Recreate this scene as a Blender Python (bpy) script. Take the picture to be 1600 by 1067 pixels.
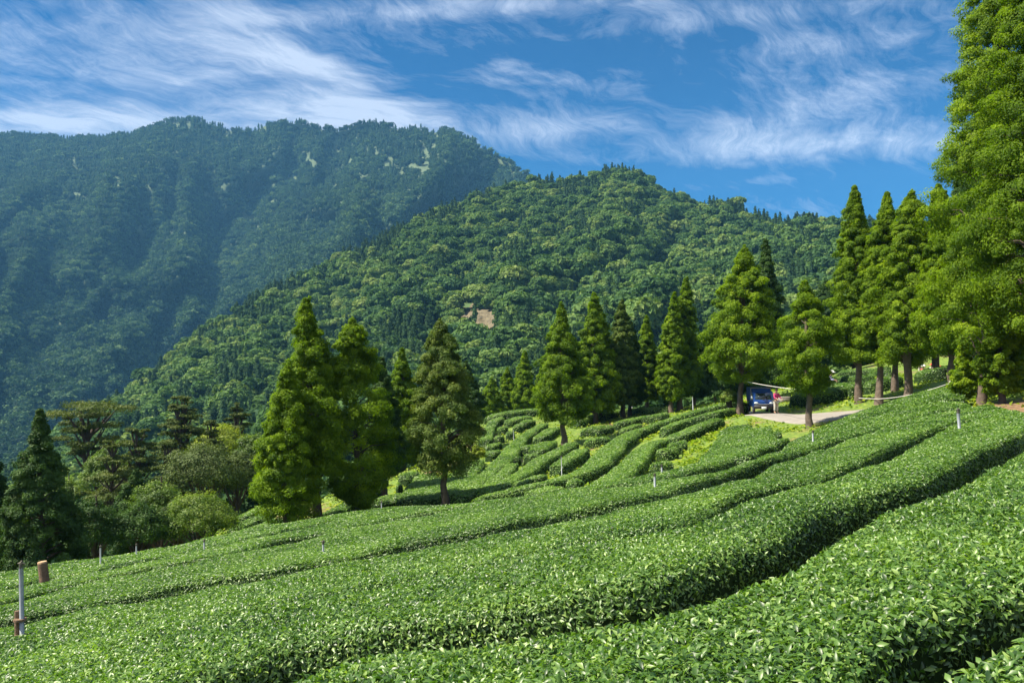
import bpy, math, random
import numpy as np
from mathutils import Vector
R = math.radians
for o in list(bpy.data.objects): bpy.data.objects.remove(o)
SC = bpy.context.scene
C = SC.collection

# ------------------------------------------------------------------ camera, sky, sun, exposure
F = 1256.0
PITCH = math.atan((570 - 533.5) / F)
cam_d = bpy.data.cameras.new('camera'); cam = bpy.data.objects.new('camera', cam_d); C.objects.link(cam)
cam_d.sensor_width = 36; cam_d.lens = 36 * F / 1600; cam_d.clip_start = 0.05; cam_d.clip_end = 20000
cam.location = (0, 0, 0); cam.rotation_euler = (R(90) + PITCH, 0, 0)
SC.camera = cam
SC.render.resolution_x, SC.render.resolution_y = 1024, 682

SUN_DIR = Vector((-1.0, -0.16, 1.38)).normalized()       # towards the sun
sun_el = math.asin(SUN_DIR.z); sun_az = math.atan2(SUN_DIR.x, SUN_DIR.y)
sd = bpy.data.lights.new('sun', 'SUN'); sd.energy = 4.6; sd.angle = R(0.5); sd.color = (1, 0.92, 0.75)
sun = bpy.data.objects.new('sun', sd); C.objects.link(sun)
sun.rotation_euler = (-SUN_DIR).to_track_quat('-Z', 'Y').to_euler()

SC.view_settings.view_transform = 'Standard'; SC.view_settings.look = 'None'
SC.view_settings.exposure = 1.36; SC.view_settings.gamma = 1.0

def nd(nt, kind, **kw):
    n = nt.nodes.new(kind)
    for k, v in kw.items():
        if k.startswith('i_'):
            key = k[2:]
            key = int(key) if key.isdigit() else key.replace('_', ' ')
            n.inputs[key].default_value = v
        else: setattr(n, k, v)
    return n
def ramp(nt, src, stops, interp='LINEAR'):
    r = nt.nodes.new('ShaderNodeValToRGB'); cr = r.color_ramp; cr.interpolation = interp
    while len(cr.elements) < len(stops): cr.elements.new(0.5)
    for e, (p, c) in zip(cr.elements, stops):
        e.position = p; e.color = (c[0], c[1], c[2], 1) if hasattr(c, '__len__') else (c, c, c, 1)
    nt.links.new(src, r.inputs[0]); return r.outputs[0]
def math_(nt, op, a, b=None, clamp=False):
    m = nt.nodes.new('ShaderNodeMath'); m.operation = op; m.use_clamp = clamp
    for i, v in enumerate((a, b)):
        if v is None: continue
        if isinstance(v, (int, float)): m.inputs[i].default_value = v
        else: nt.links.new(v, m.inputs[i])
    return m.outputs[0]
def mixc(nt, f, a, b, mode='MIX'):
    m = nt.nodes.new('ShaderNodeMix'); m.data_type = 'RGBA'; m.blend_type = mode
    for s, v in ((0, f), (6, a), (7, b)):
        if isinstance(v, (int, float)): m.inputs[s].default_value = v
        elif isinstance(v, tuple): m.inputs[s].default_value = (*v, 1)
        else: nt.links.new(v, m.inputs[s])
    return m.outputs[2]

W = bpy.data.worlds.new('World'); SC.world = W; W.use_nodes = True
nt = W.node_tree; nt.nodes.clear()
sky = nd(nt, 'ShaderNodeTexSky', sky_type='NISHITA', sun_disc=False)
sky.sun_elevation = sun_el; sky.sun_rotation = sun_az
sky.altitude = 1600; sky.air_density = 1.0; sky.dust_density = 0.3; sky.ozone_density = 3.5
tc = nd(nt, 'ShaderNodeTexCoord')
sep = nd(nt, 'ShaderNodeSeparateXYZ'); nt.links.new(tc.outputs['Generated'], sep.inputs[0])
zz = math_(nt, 'ADD', math_(nt, 'MAXIMUM', sep.outputs[2], 0.0), 0.22)
px_ = math_(nt, 'DIVIDE', sep.outputs[0], zz); py_ = math_(nt, 'DIVIDE', sep.outputs[1], zz)
cmb = nd(nt, 'ShaderNodeCombineXYZ'); nt.links.new(px_, cmb.inputs[0]); nt.links.new(py_, cmb.inputs[1])
wn = nd(nt, 'ShaderNodeTexNoise', i_Scale=1.6, i_Detail=4.0); nt.links.new(cmb.outputs[0], wn.inputs['Vector'])
wv = nd(nt, 'ShaderNodeVectorMath', operation='SUBTRACT'); nt.links.new(wn.outputs['Color'], wv.inputs[0]); wv.inputs[1].default_value = (.5, .5, .5)
ws = nd(nt, 'ShaderNodeVectorMath', operation='SCALE'); nt.links.new(wv.outputs[0], ws.inputs[0]); ws.inputs['Scale'].default_value = 0.55
wa = nd(nt, 'ShaderNodeVectorMath', operation='ADD'); nt.links.new(cmb.outputs[0], wa.inputs[0]); nt.links.new(ws.outputs[0], wa.inputs[1])
def streaks(rot, sx, sy, scale, detail, rough, off):
    m0 = nd(nt, 'ShaderNodeMapping'); m0.inputs['Rotation'].default_value = (0, 0, R(rot)); nt.links.new(wa.outputs[0], m0.inputs['Vector'])
    mp = nd(nt, 'ShaderNodeMapping'); mp.inputs['Scale'].default_value = (sx, sy, 1)
    mp.inputs['Location'].default_value = off
    nt.links.new(m0.outputs[0], mp.inputs['Vector'])
    n = nd(nt, 'ShaderNodeTexNoise', i_Scale=scale, i_Detail=detail, i_Roughness=rough)
    nt.links.new(mp.outputs[0], n.inputs['Vector']); return n.outputs['Fac']
n1 = streaks(-8, 0.6, 1.9, 2.3, 12.0, 0.68, (3.1, 1.7, 0))
n2 = streaks(-50, 0.9, 2.8, 6.0, 12.0, 0.72, (7.3, 0.4, 0))
n3 = streaks(-5, 0.35, 0.6, 0.8, 3.0, 0.5, (1.2, 5.9, 0))
# where the clouds lie in the sky (by direction): bands and a big mass to the left
def blob(ax, el, sx, sy, amp, tilt=0):
    # ax, el: tangent-plane coordinates x/y and z/y
    ux = math_(nt, 'DIVIDE', sep.outputs[0], math_(nt, 'MAXIMUM', sep.outputs[1], 0.05))
    uy = math_(nt, 'DIVIDE', sep.outputs[2], math_(nt, 'MAXIMUM', sep.outputs[1], 0.05))
    a = math_(nt, 'SUBTRACT', ux, ax); b = math_(nt, 'SUBTRACT', uy, el)
    b = math_(nt, 'SUBTRACT', b, math_(nt, 'MULTIPLY', a, tilt))
    a = math_(nt, 'DIVIDE', a, sx); b = math_(nt, 'DIVIDE', b, sy)
    s = math_(nt, 'ADD', math_(nt, 'MULTIPLY', a, a), math_(nt, 'MULTIPLY', b, b))
    e = math_(nt, 'EXPONENT', math_(nt, 'MULTIPLY', s, -1.0))
    return math_(nt, 'MULTIPLY', e, amp)
def pxb(u, v, su, sv, amp, tilt=0): return blob((u - 800) / F, (570 - v) / F, su / F, sv / F, amp, tilt)
cov = None
for b in (pxb(250, 80, 330, 90, .19), pxb(100, 190, 260, 26, .22, -.02), pxb(430, 70, 220, 40, .16, -.55), pxb(520, 175, 110, 40, .2), pxb(660, 180, 70, 40, .14),
          pxb(1250, 225, 260, 34, .25, .05), pxb(1330, 150, 230, 26, .16, .2), pxb(760, 5, 420, 20, .15, .04), pxb(1280, 70, 170, 34, .15, .1),
          pxb(850, 200, 160, 26, .13, .1), pxb(790, 98, 40, 16, .2), pxb(900, 110, 200, 60, .05), pxb(1160, 283, 90, 10, .12, .1), pxb(1150, 20, 300, 22, .12, .1),
          pxb(650, 120, 90, 60, -.12), pxb(1000, 275, 260, 22, -.14), pxb(1060, 95, 150, 50, -.10), pxb(880, 60, 130, 40, -.12), pxb(900, 250, 200, 30, -.06)):
    cov = b if cov is None else math_(nt, 'ADD', cov, b)
cov = math_(nt, 'ADD', cov, math_(nt, 'MULTIPLY', math_(nt, 'MULTIPLY', math_(nt, 'SUBTRACT', 0.3, sep.outputs[1]), 2.5, True), .30))   # unseen cloud added behind the viewer to lift the fill light
cov = math_(nt, 'ADD', cov, math_(nt, 'MULTIPLY', math_(nt, 'MULTIPLY', math_(nt, 'SUBTRACT', sep.outputs[2], 0.52), 4.0, True), .22))       # and more added overhead for the same fill light
mixn = math_(nt, 'ADD', math_(nt, 'MULTIPLY', n1, 0.50), math_(nt, 'MULTIPLY', n2, 0.50))
mixn = math_(nt, 'ADD', mixn, math_(nt, 'MULTIPLY', math_(nt, 'SUBTRACT', n3, 0.5), 0.25))
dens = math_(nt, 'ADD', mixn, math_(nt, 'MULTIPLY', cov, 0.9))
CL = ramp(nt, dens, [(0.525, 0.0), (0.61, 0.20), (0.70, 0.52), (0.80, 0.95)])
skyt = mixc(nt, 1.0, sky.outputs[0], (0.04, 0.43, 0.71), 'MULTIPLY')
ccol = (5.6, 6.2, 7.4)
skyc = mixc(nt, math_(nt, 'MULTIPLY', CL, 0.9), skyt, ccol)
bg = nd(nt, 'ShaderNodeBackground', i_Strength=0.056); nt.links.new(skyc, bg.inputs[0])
wo = nd(nt, 'ShaderNodeOutputWorld'); nt.links.new(bg.outputs[0], wo.inputs[0])

# ------------------------------------------------------------------ helpers
def _h(ix, iy, iz, seed):
    h = (ix.astype(np.int64) * 374761393 + iy.astype(np.int64) * 668265263 + iz.astype(np.int64) * 2147483647 + seed * 144665) & 0xffffffff
    h = ((h ^ (h >> 13)) * 1274126177) & 0xffffffff
    h = ((h ^ (h >> 16)) * 2246822519) & 0xffffffff
    return ((h ^ (h >> 15)) & 0xffffff) / float(0xffffff)
def vnoise(x, y, z=0.0, seed=0):
    x = np.asarray(x, float); y = np.asarray(y, float); z = np.zeros_like(x) + z
    ix, iy, iz = np.floor(x), np.floor(y), np.floor(z)
    fx, fy, fz = x - ix, y - iy, z - iz
    fx, fy, fz = [f * f * (3 - 2 * f) for f in (fx, fy, fz)]
    r = 0
    for a in (0, 1):
        for b in (0, 1):
            for c in (0, 1):
                w = (fx if a else 1 - fx) * (fy if b else 1 - fy) * (fz if c else 1 - fz)
                r = r + w * _h(ix + a, iy + b, iz + c, seed)
    return r * 2 - 1
def fbm(x, y, z=0.0, seed=0, octv=4):
    r, a, s = 0, 1.0, 1.0
    for k in range(octv):
        r = r + a * vnoise(np.asarray(x) * s, np.asarray(y) * s, np.asarray(z) * s, seed + k); a *= .5; s *= 2.03
    return r
def nrm(v): return v / np.maximum(np.linalg.norm(v, axis=-1, keepdims=True), 1e-9)

class MB:
    def __init__(s): s.v = []; s.f3 = []; s.f4 = []; s.t = []; s.n = 0
    def add(s, v, f, tint=0.5):
        v = np.asarray(v, float).reshape(-1, 3); f = np.asarray(f, int)
        if len(f) == 0: return
        (s.f3 if f.shape[1] == 3 else s.f4).append(f + s.n)
        s.v.append(v); s.t.append(np.zeros(len(v)) + tint); s.n += len(v)
    def mesh(s, name, mat, smooth=False):
        me = bpy.data.meshes.new(name)
        v = np.concatenate(s.v); me.vertices.add(len(v)); me.vertices.foreach_set('co', v.astype(np.float32).ravel())
        l3 = np.concatenate(s.f3) if s.f3 else np.zeros((0, 3), int); l4 = np.concatenate(s.f4) if s.f4 else np.zeros((0, 4), int)
        loops = np.concatenate([l3.ravel(), l4.ravel()]); me.loops.add(len(loops)); me.loops.foreach_set('vertex_index', loops.astype(np.int32))
        st = np.concatenate([np.arange(len(l3)) * 3, len(l3) * 3 + np.arange(len(l4)) * 4])
        me.polygons.add(len(st)); me.polygons.foreach_set('loop_start', st.astype(np.int32))
        if smooth: me.polygons.foreach_set('use_smooth', np.ones(len(st), bool))
        a = me.attributes.new('tint', 'FLOAT', 'POINT'); a.data.foreach_set('value', np.concatenate(s.t).astype(np.float32))
        me.materials.append(mat); me.update(); me.validate(); return me
    def obj(s, name, mat, parent=None, smooth=False):
        o = bpy.data.objects.new(name, s.mesh(name, mat, smooth)); C.objects.link(o)
        if parent: o.parent = parent
        return o
def tag(o, label=None, cat=None, group=None, kind=None):
    if label: o['label'] = label
    if cat: o['category'] = cat
    if group: o['group'] = group
    if kind: o['kind'] = kind
    return o
def empty(name, loc, rz=0, label=None, cat=None, group=None):
    o = bpy.data.objects.new(name, None); C.objects.link(o); o.location = loc; o.rotation_euler = (0, 0, rz); o.empty_display_size = .2
    return tag(o, label, cat, group)
def grid_faces(n, m):
    i = np.arange(n - 1)[:, None] * m + np.arange(m - 1)[None, :]; i = i.ravel()
    return np.stack([i, i + 1, i + m + 1, i + m], 1)
def add_tube(mb, pts, rad, seg=8, tint=.5, cap=True, rough=0, seed=0):
    pts = np.asarray(pts, float); rad = np.zeros(len(pts)) + rad
    t = nrm(np.gradient(pts, axis=0)); ref = np.array([1, .13, .07]) if abs(t[0, 0]) < .8 else np.array([0, 1, .1])
    a = nrm(np.cross(t, ref)); b = np.cross(t, a)
    th = np.linspace(0, 2 * np.pi, seg, endpoint=False)
    rr = rad[:, None] * (1 + rough * vnoise(np.cos(th)[None] * 3 + pts[:, 2:3], np.sin(th)[None] * 3 + 0 * pts[:, 2:3], 0, seed))
    v = pts[:, None] + rr[..., None] * (np.cos(th)[None, :, None] * a[:, None] + np.sin(th)[None, :, None] * b[:, None])
    n = len(pts); i = np.arange(n - 1)[:, None] * seg; j = np.arange(seg)[None]
    f = np.stack([(i + j), (i + (j + 1) % seg), (i + seg + (j + 1) % seg), (i + seg + j)], -1).reshape(-1, 4)
    mb.add(v.reshape(-1, 3), f, tint)
    if cap:
        for k, c in ((0, pts[0]), (n - 1, pts[-1])):
            vv = np.concatenate([v[k], [c]]); jj = np.arange(seg)
            ff = np.stack([jj, (jj + 1) % seg, np.full(seg, seg)], 1)
            mb.add(vv, ff if k else ff[:, ::-1], tint)
def add_box(mb, c, s, bev=0.0, rz=0, taper=1.0):
    x, y, z = np.array(s) / 2.0; b = min(bev, x * .9, y * .9, z * .9)
    def ring(zc, ix, iy): return [(sx * (x - ix), sy * (y - iy), zc) for sx, sy in ((-1, -1), (1, -1), (1, 1), (-1, 1))]
    def ring8(zc, k, e, tp=1):
        r = []
        for sx, sy in ((-1, -1), (1, -1), (1, 1), (-1, 1)):
            p1 = (sx * (x - e - b * k), sy * (y - e)); p2 = (sx * (x - e), sy * (y - e - b * k))
            pr = (p2, p1) if sx * sy > 0 else (p1, p2)
            r += [(p[0] * tp, p[1] * tp, zc) for p in pr]
        return r
    rings = [ring8(-z, 1, b), ring8(-z + b, 1, 0), ring8(z - b, 1, 0, taper), ring8(z, 1, b, taper)]
    v = np.array(sum(rings, [])); cz, sz = math.cos(rz), math.sin(rz)
    v = np.stack([v[:, 0] * cz - v[:, 1] * sz, v[:, 0] * sz + v[:, 1] * cz, v[:, 2]], 1) + np.array(c)
    f = []
    for k in range(3):
        for j in range(8): f.append((k * 8 + j, k * 8 + (j + 1) % 8, k * 8 + 8 + (j + 1) % 8, k * 8 + 8 + j))
    mb.add(v, f)
    mb.add(v[24:], [(0, 1, 2, 3), (0, 3, 4, 7), (4, 5, 6, 7)]); mb.add(v[:8], [(3, 2, 1, 0), (7, 4, 3, 0), (7, 6, 5, 4)])
def add_ell(mb, c, r, nu=14, nv=9, tint=.5):
    th = np.linspace(0, 2 * np.pi, nu, endpoint=False); ph = np.linspace(-np.pi / 2 + .02, np.pi / 2 - .02, nv)
    P, T = np.meshgrid(ph, th, indexing='ij')
    v = np.stack([np.cos(P) * np.cos(T) * r[0], np.cos(P) * np.sin(T) * r[1], np.sin(P) * r[2]], -1) + np.array(c)
    i = np.arange(nv - 1)[:, None] * nu; j = np.arange(nu)[None]
    f = np.stack([i + j, i + (j + 1) % nu, i + nu + (j + 1) % nu, i + nu + j], -1).reshape(-1, 4)
    mb.add(v.reshape(-1, 3), f, tint)

# ------------------------------------------------------------------ materials
def newmat(name):
    m = bpy.data.materials.new(name); m.use_nodes = True; m.node_tree.nodes.clear(); return m, m.node_tree
def foliage_mat(name, stops, trans=0.3, rough=0.5, tcol=(1.6, 1.7, .5), noise=(0.5, .25), spec=.4, objrand=False, posnoise=None):
    m, nt = newmat(name)
    at = nd(nt, 'ShaderNodeAttribute', attribute_name='tint'); fac = at.outputs['Fac']
    geo = nd(nt, 'ShaderNodeNewGeometry')
    if noise:
        n = nd(nt, 'ShaderNodeTexNoise', i_Scale=noise[0], i_Detail=3.0); nt.links.new(geo.outputs['Position'], n.inputs['Vector'])
        fac = math_(nt, 'ADD', fac, math_(nt, 'MULTIPLY', math_(nt, 'SUBTRACT', n.outputs['Fac'], .5), noise[1] * 2), True)
    if objrand:
        oi = nd(nt, 'ShaderNodeObjectInfo')
        fac = math_(nt, 'ADD', fac, math_(nt, 'MULTIPLY', math_(nt, 'SUBTRACT', oi.outputs['Random'], .5), objrand), True)
    col = ramp(nt, fac, stops)
    p = nd(nt, 'ShaderNodeBsdfPrincipled', i_Roughness=rough); p.inputs['Specular IOR Level'].default_value = spec
    nt.links.new(col, p.inputs['Base Color'])
    t = nd(nt, 'ShaderNodeBsdfTranslucent'); nt.links.new(mixc(nt, 1.0, col, tcol, 'MULTIPLY'), t.inputs[0])
    mx = nd(nt, 'ShaderNodeMixShader', i_0=trans); nt.links.new(p.outputs[0], mx.inputs[1]); nt.links.new(t.outputs[0], mx.inputs[2])
    o = nd(nt, 'ShaderNodeOutputMaterial'); nt.links.new(mx.outputs[0], o.inputs[0]); return m
def plain(name, col, rough=.6, metal=0.0, var=.15, scale=8.0, bump=0.0, coat=0.0):
    m, nt = newmat(name); geo = nd(nt, 'ShaderNodeNewGeometry')
    n = nd(nt, 'ShaderNodeTexNoise', i_Scale=scale, i_Detail=6.0, i_Roughness=.65); nt.links.new(geo.outputs['Position'], n.inputs['Vector'])
    c = ramp(nt, n.outputs['Fac'], [(.3, tuple(x * (1 - var) for x in col)), (.7, tuple(min(1, x * (1 + var)) for x in col))])
    p = nd(nt, 'ShaderNodeBsdfPrincipled', i_Roughness=rough, i_Metallic=metal); nt.links.new(c, p.inputs['Base Color'])
    p.inputs['Coat Weight'].default_value = coat
    if bump:
        b = nd(nt, 'ShaderNodeBump', i_Strength=bump, i_Distance=.05); nt.links.new(n.outputs['Fac'], b.inputs['Height']); nt.links.new(b.outputs[0], p.inputs['Normal'])
    o = nd(nt, 'ShaderNodeOutputMaterial'); nt.links.new(p.outputs[0], o.inputs[0]); return m

M_TEA = foliage_mat('tea_leaves', [(0, (.022, .060, .008)), (.35, (.074, .160, .024)), (.7, (.160, .275, .054)), (1, (.28, .39, .10))], trans=.34, rough=.42, tcol=(1.4, 1.6, .4), noise=(.6, .16), spec=.7)
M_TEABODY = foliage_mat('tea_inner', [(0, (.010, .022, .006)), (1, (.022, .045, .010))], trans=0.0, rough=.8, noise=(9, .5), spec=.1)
M_CEDAR = foliage_mat('cedar_foliage', [(0, (.026, .058, .004)), (.4, (.084, .155, .004)), (.75, (.170, .26, .006)), (1, (.28, .37, .014))], trans=.45, rough=.6, noise=(.45, .12), spec=.2)
M_OLIVE = foliage_mat('olive_foliage', [(0, (.018, .040, .008)), (.4, (.056, .102, .015)), (.75, (.12, .17, .026)), (1, (.18, .215, .045))], trans=.28, rough=.6, noise=(.5, .15), spec=.2)
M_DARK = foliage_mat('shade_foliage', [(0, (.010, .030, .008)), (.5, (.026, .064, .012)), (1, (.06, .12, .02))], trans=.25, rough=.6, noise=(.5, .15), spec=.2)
M_PINE = foliage_mat('pine_needles', [(0, (.026, .045, .012)), (.5, (.080, .115, .026)), (1, (.17, .19, .04))], trans=.2, rough=.6, noise=(.4, .15), spec=.2)
M_BROAD = foliage_mat('broad_leaves', [(0, (.030, .060, .010)), (.5, (.095, .165, .02)), (1, (.24, .30, .04))], trans=.34, rough=.5, noise=(.6, .15), spec=.3)
M_GREYB = foliage_mat('grey_leaves', [(0, (.035, .055, .018)), (.5, (.085, .125, .032)), (1, (.17, .21, .055))], trans=.2, rough=.6, noise=(.6, .15), spec=.2)
M_YEL = foliage_mat('yellow_leaves', [(0, (.10, .15, .012)), (.5, (.22, .28, .02)), (1, (.42, .42, .03))], trans=.35, rough=.5, noise=(.8, .2), spec=.3)
M_WEED = foliage_mat('weeds', [(0, (.06, .12, .01)), (.5, (.15, .25, .015)), (1, (.33, .38, .03))], trans=.35, rough=.5, noise=(.7, .3), spec=.3)
M_BARK = plain('bark', (.115, .085, .065), .9, var=.4, scale=5, bump=.8)
M_BARKD = plain('dark_bark', (.07, .052, .042), .9, var=.4, scale=5, bump=.8)

# ------------------------------------------------------------------ pixels to rays; the land
cp, sp = math.cos(PITCH), math.sin(PITCH)
def ray(u, v):                                    # direction with y (distance ahead) = 1
    a, c = (u - 800) / F, -(v - 533.5) / F
    y = cp - sp * c; z = sp + cp * c
    return a / y, z / y
def at(u, v, d):
    a, c = ray(u, v); return np.array([a * d, d, c * d])
FP = lambda x, y: -0.97 + 0.167 * x - 0.113 * y       # the near tea slope
HT = 0.75
ctrl = []
for y in (-6, -2, 2, 6, 10, 14, 18, 22):
    for x in (-16, -11, -6, -2, 2, 6, 10, 14):
        if y > 18 and x > 8: continue
        ctrl.append((x, y, FP(x, y)))
for u, v, d in ((0, 889, 27), (112, 872, 25.5), (210, 862, 25), (349, 833, 27), (431, 818, 28.5), (500, 806, 30), (600, 790, 31), (700, 776, 32),
                (620, 752, 40), (700, 742, 40), (750, 702, 49), (690, 700, 50), (800, 700, 48), (830, 650, 68), (770, 640, 74), (900, 642, 70), (880, 680, 55),
                (1000, 633, 72), (1060, 636, 62), (1125, 624, 56), (1050, 665, 46), (950, 700, 42), (1000, 720, 31), (900, 745, 28), (800, 765, 28),
                (1090, 690, 36), (1150, 662, 40), (1180, 700, 28), (1213, 674, 36), (1300, 664, 31), (1360, 640, 33), (1430, 620, 32), (1490, 603, 31),
                (1560, 628, 25), (1600, 640, 20), (1477, 655, 20), (1400, 665, 21),
                (398, 788, 44), (347, 828, 34), (440, 800, 40), (560, 745, 48)):
    p = at(u, v, d); ctrl.append((p[0], p[1], p[2]))
for u, v, d in ((1175, 649, 46), (1190, 648, 49), (1250, 656, 43), (1320, 645, 42), (1290, 645, 46), (1264, 668, 39), (1250, 622, 58), (1300, 604, 64), (1340, 582, 80), (1240, 606, 66),
                (1340, 628, 45), (1415, 630, 42), (1440, 592, 58), (1490, 590, 50), (1460, 615, 42), (1460, 587, 65), (1342, 597, 66)):
    p = at(u, v, d); ctrl.append((p[0], p[1], p[2] + HT))
for x, y, z in ((-24, 30, -11), (-30, 42, -15), (-45, 60, -25), (-20, 62, -16), (-60, 30, -20), (-40, 10, -9.5), (-80, 80, -42), (-30, 95, -30), (-60, 130, -55), (-30, 150, -50), (-30, 5, -7),
                (-12, 80, -13), (0, 92, -10), (0, 115, -22), (10, 150, -40), (12, 88, -7), (20, 84, -5), (30, 115, -12), (40, 110, -3), (60, 120, -2), (80, 150, -8), (100, 100, 8),
                (35, 66, -1.5), (40, 90, 0.6), (30, 30, .2), (26, 22, .8), (38, 40, 1.5), (50, 50, 3), (45, 20, 5.5), (25, 5, 3.0), (60, 0, 8), (90, 40, 12), (-90, -6, -22), (-110, 50, -45), (-110, 170, -75), (110, 170, -10), (0, 170, -52)):
    ctrl.append((x, y, z))
ctrl = np.array(ctrl, float)
def tps_fit(P, lam):
    n = len(P); xy = P[:, :2] / 50.0
    r2 = ((xy[:, None] - xy[None]) ** 2).sum(-1); K = .5 * r2 * np.log(r2 + 1e-12) + lam * np.eye(n)
    A = np.zeros((n + 3, n + 3)); A[:n, :n] = K; A[:n, n] = 1; A[:n, n + 1:] = xy; A[n, :n] = 1; A[n + 1:, :n] = xy.T
    return np.linalg.solve(A, np.concatenate([P[:, 2], [0, 0, 0]])), xy
_w, _xy = tps_fit(ctrl, 2e-4)
GX0, GX1, GY0, GY1, GS = -110, 110, -8, 170, 0.5
gx = np.arange(GX0, GX1 + .01, GS); gy = np.arange(GY0, GY1 + .01, GS)
XX, YY = np.meshgrid(gx, gy, indexing='ij')
SG = np.zeros(XX.shape)
for i in range(len(gx)):
    q = np.stack([XX[i], YY[i]], 1) / 50.0
    r2 = ((q[:, None] - _xy[None]) ** 2).sum(-1)
    SG[i] = (.5 * r2 * np.log(r2 + 1e-12)) @ _w[:-3] + _w[-3] + q @ _w[-2:]
SG += 0.10 * fbm(XX / 9, YY / 9, 0, 5, 2) * np.clip((YY - 20) / 20, 0, 1)
def S(x, y):
    fx = np.clip((np.asarray(x, float) - GX0) / GS, 0, len(gx) - 1.001); fy = np.clip((np.asarray(y, float) - GY0) / GS, 0, len(gy) - 1.001)
    i, j = fx.astype(int), fy.astype(int); a, b = fx - i, fy - j
    return (SG[i, j] * (1 - a) * (1 - b) + SG[i + 1, j] * a * (1 - b) + SG[i, j + 1] * (1 - a) * b + SG[i + 1, j + 1] * a * b)
G = lambda x, y: S(x, y) - HT
def cast(u, v, off=0.0, dmin=1.2, dmax=110):
    a, c = ray(u, v); d = np.exp(np.linspace(math.log(dmin), math.log(dmax), 2600))
    g = c * d - (S(a * d, d) - off); k = np.argmax(g < 0)
    if g[k] >= 0:                                  # ray passes over: take the closest approach
        k = np.argmin(g / d); dd = d[k]
    elif k == 0: dd = d[0]
    else:
        t = g[k - 1] / (g[k - 1] - g[k]); dd = d[k - 1] + t * (d[k] - d[k - 1])
    return np.array([a * dd, dd])
CAST_MIN = [1.2]
def curve(px, n=60, off=0.0, smooth=True):
    """pixel polyline -> n points on the land, evenly spaced"""
    P = []
    for (u0, v0), (u1, v1) in zip(px[:-1], px[1:]):
        k = max(2, int(math.hypot(u1 - u0, v1 - v0) / 12))
        for t in np.linspace(0, 1, k, endpoint=False): P.append(cast(u0 + (u1 - u0) * t, v0 + (v1 - v0) * t, off, CAST_MIN[0]))
    P.append(cast(*px[-1], off, CAST_MIN[0])); return resample(np.array(P), n, smooth)
def resample(P, n, smooth=True):
    s = np.concatenate([[0], np.cumsum(np.linalg.norm(np.diff(P, axis=0), axis=1))])
    t = np.linspace(0, s[-1], n); Q = np.stack([np.interp(t, s, P[:, k]) for k in (0, 1)], 1)
    if smooth:
        for _ in range(max(1, n // 25)):
            Q[1:-1] = .25 * Q[:-2] + .5 * Q[1:-1] + .25 * Q[2:]
    return Q

# ground sheet of the farm
m, nt = newmat('farm_ground')
geo = nd(nt, 'ShaderNodeNewGeometry')
na = nd(nt, 'ShaderNodeTexNoise', i_Scale=.35, i_Detail=6.0); nb = nd(nt, 'ShaderNodeTexNoise', i_Scale=5.0, i_Detail=8.0)
for n_ in (na, nb): nt.links.new(geo.outputs['Position'], n_.inputs['Vector'])
grass = ramp(nt, nb.outputs['Fac'], [(.3, (.05, .10, .012)), (.55, (.13, .20, .02)), (.75, (.24, .27, .035))])
soil = ramp(nt, nb.outputs['Fac'], [(.3, (.09, .055, .03)), (.7, (.26, .16, .08))])
fac = ramp(nt, na.outputs['Fac'], [(.54, 0), (.66, 1)])
dv = nd(nt, 'ShaderNodeVectorMath', operation='DISTANCE'); nt.links.new(geo.outputs['Position'], dv.inputs[0]); dv.inputs[1].default_value = (17.0, 26.5, -1.5)
trod = ramp(nt, math_(nt, 'ADD', math_(nt, 'DIVIDE', dv.outputs['Value'], 12.0), math_(nt, 'MULTIPLY', math_(nt, 'SUBTRACT', nb.outputs['Fac'], .5), .5)), [(.22, 1), (.32, 0)])
colr = mixc(nt, math_(nt, 'MAXIMUM', fac, trod), grass, soil)       # trodden soil under the big cedars
p = nd(nt, 'ShaderNodeBsdfPrincipled', i_Roughness=.95); nt.links.new(colr, p.inputs['Base Color'])
sy_ = nd(nt, 'ShaderNodeSeparateXYZ'); nt.links.new(geo.outputs['Position'], sy_.inputs[0])
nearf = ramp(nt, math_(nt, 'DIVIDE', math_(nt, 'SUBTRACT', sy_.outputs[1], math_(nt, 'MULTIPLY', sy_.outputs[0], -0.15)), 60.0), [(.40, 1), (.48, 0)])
shade_soil = ramp(nt, nb.outputs['Fac'], [(.3, (.022, .016, .009)), (.7, (.055, .042, .020))])       # soil between the near hedges darkened to paint in the furrow shade
colr = mixc(nt, math_(nt, 'MULTIPLY', nearf, math_(nt, 'SUBTRACT', 1.0, trod)), colr, shade_soil); nt.links.new(colr, p.inputs['Base Color'])
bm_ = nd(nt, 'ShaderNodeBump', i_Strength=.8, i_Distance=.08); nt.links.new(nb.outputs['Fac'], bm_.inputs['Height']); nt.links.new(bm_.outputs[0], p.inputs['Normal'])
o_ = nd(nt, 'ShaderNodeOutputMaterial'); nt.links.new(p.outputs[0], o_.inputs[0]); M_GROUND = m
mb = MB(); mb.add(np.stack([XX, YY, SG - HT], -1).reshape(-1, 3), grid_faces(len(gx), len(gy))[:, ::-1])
tag(mb.obj('ground', M_GROUND, smooth=True), kind='structure')

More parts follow.
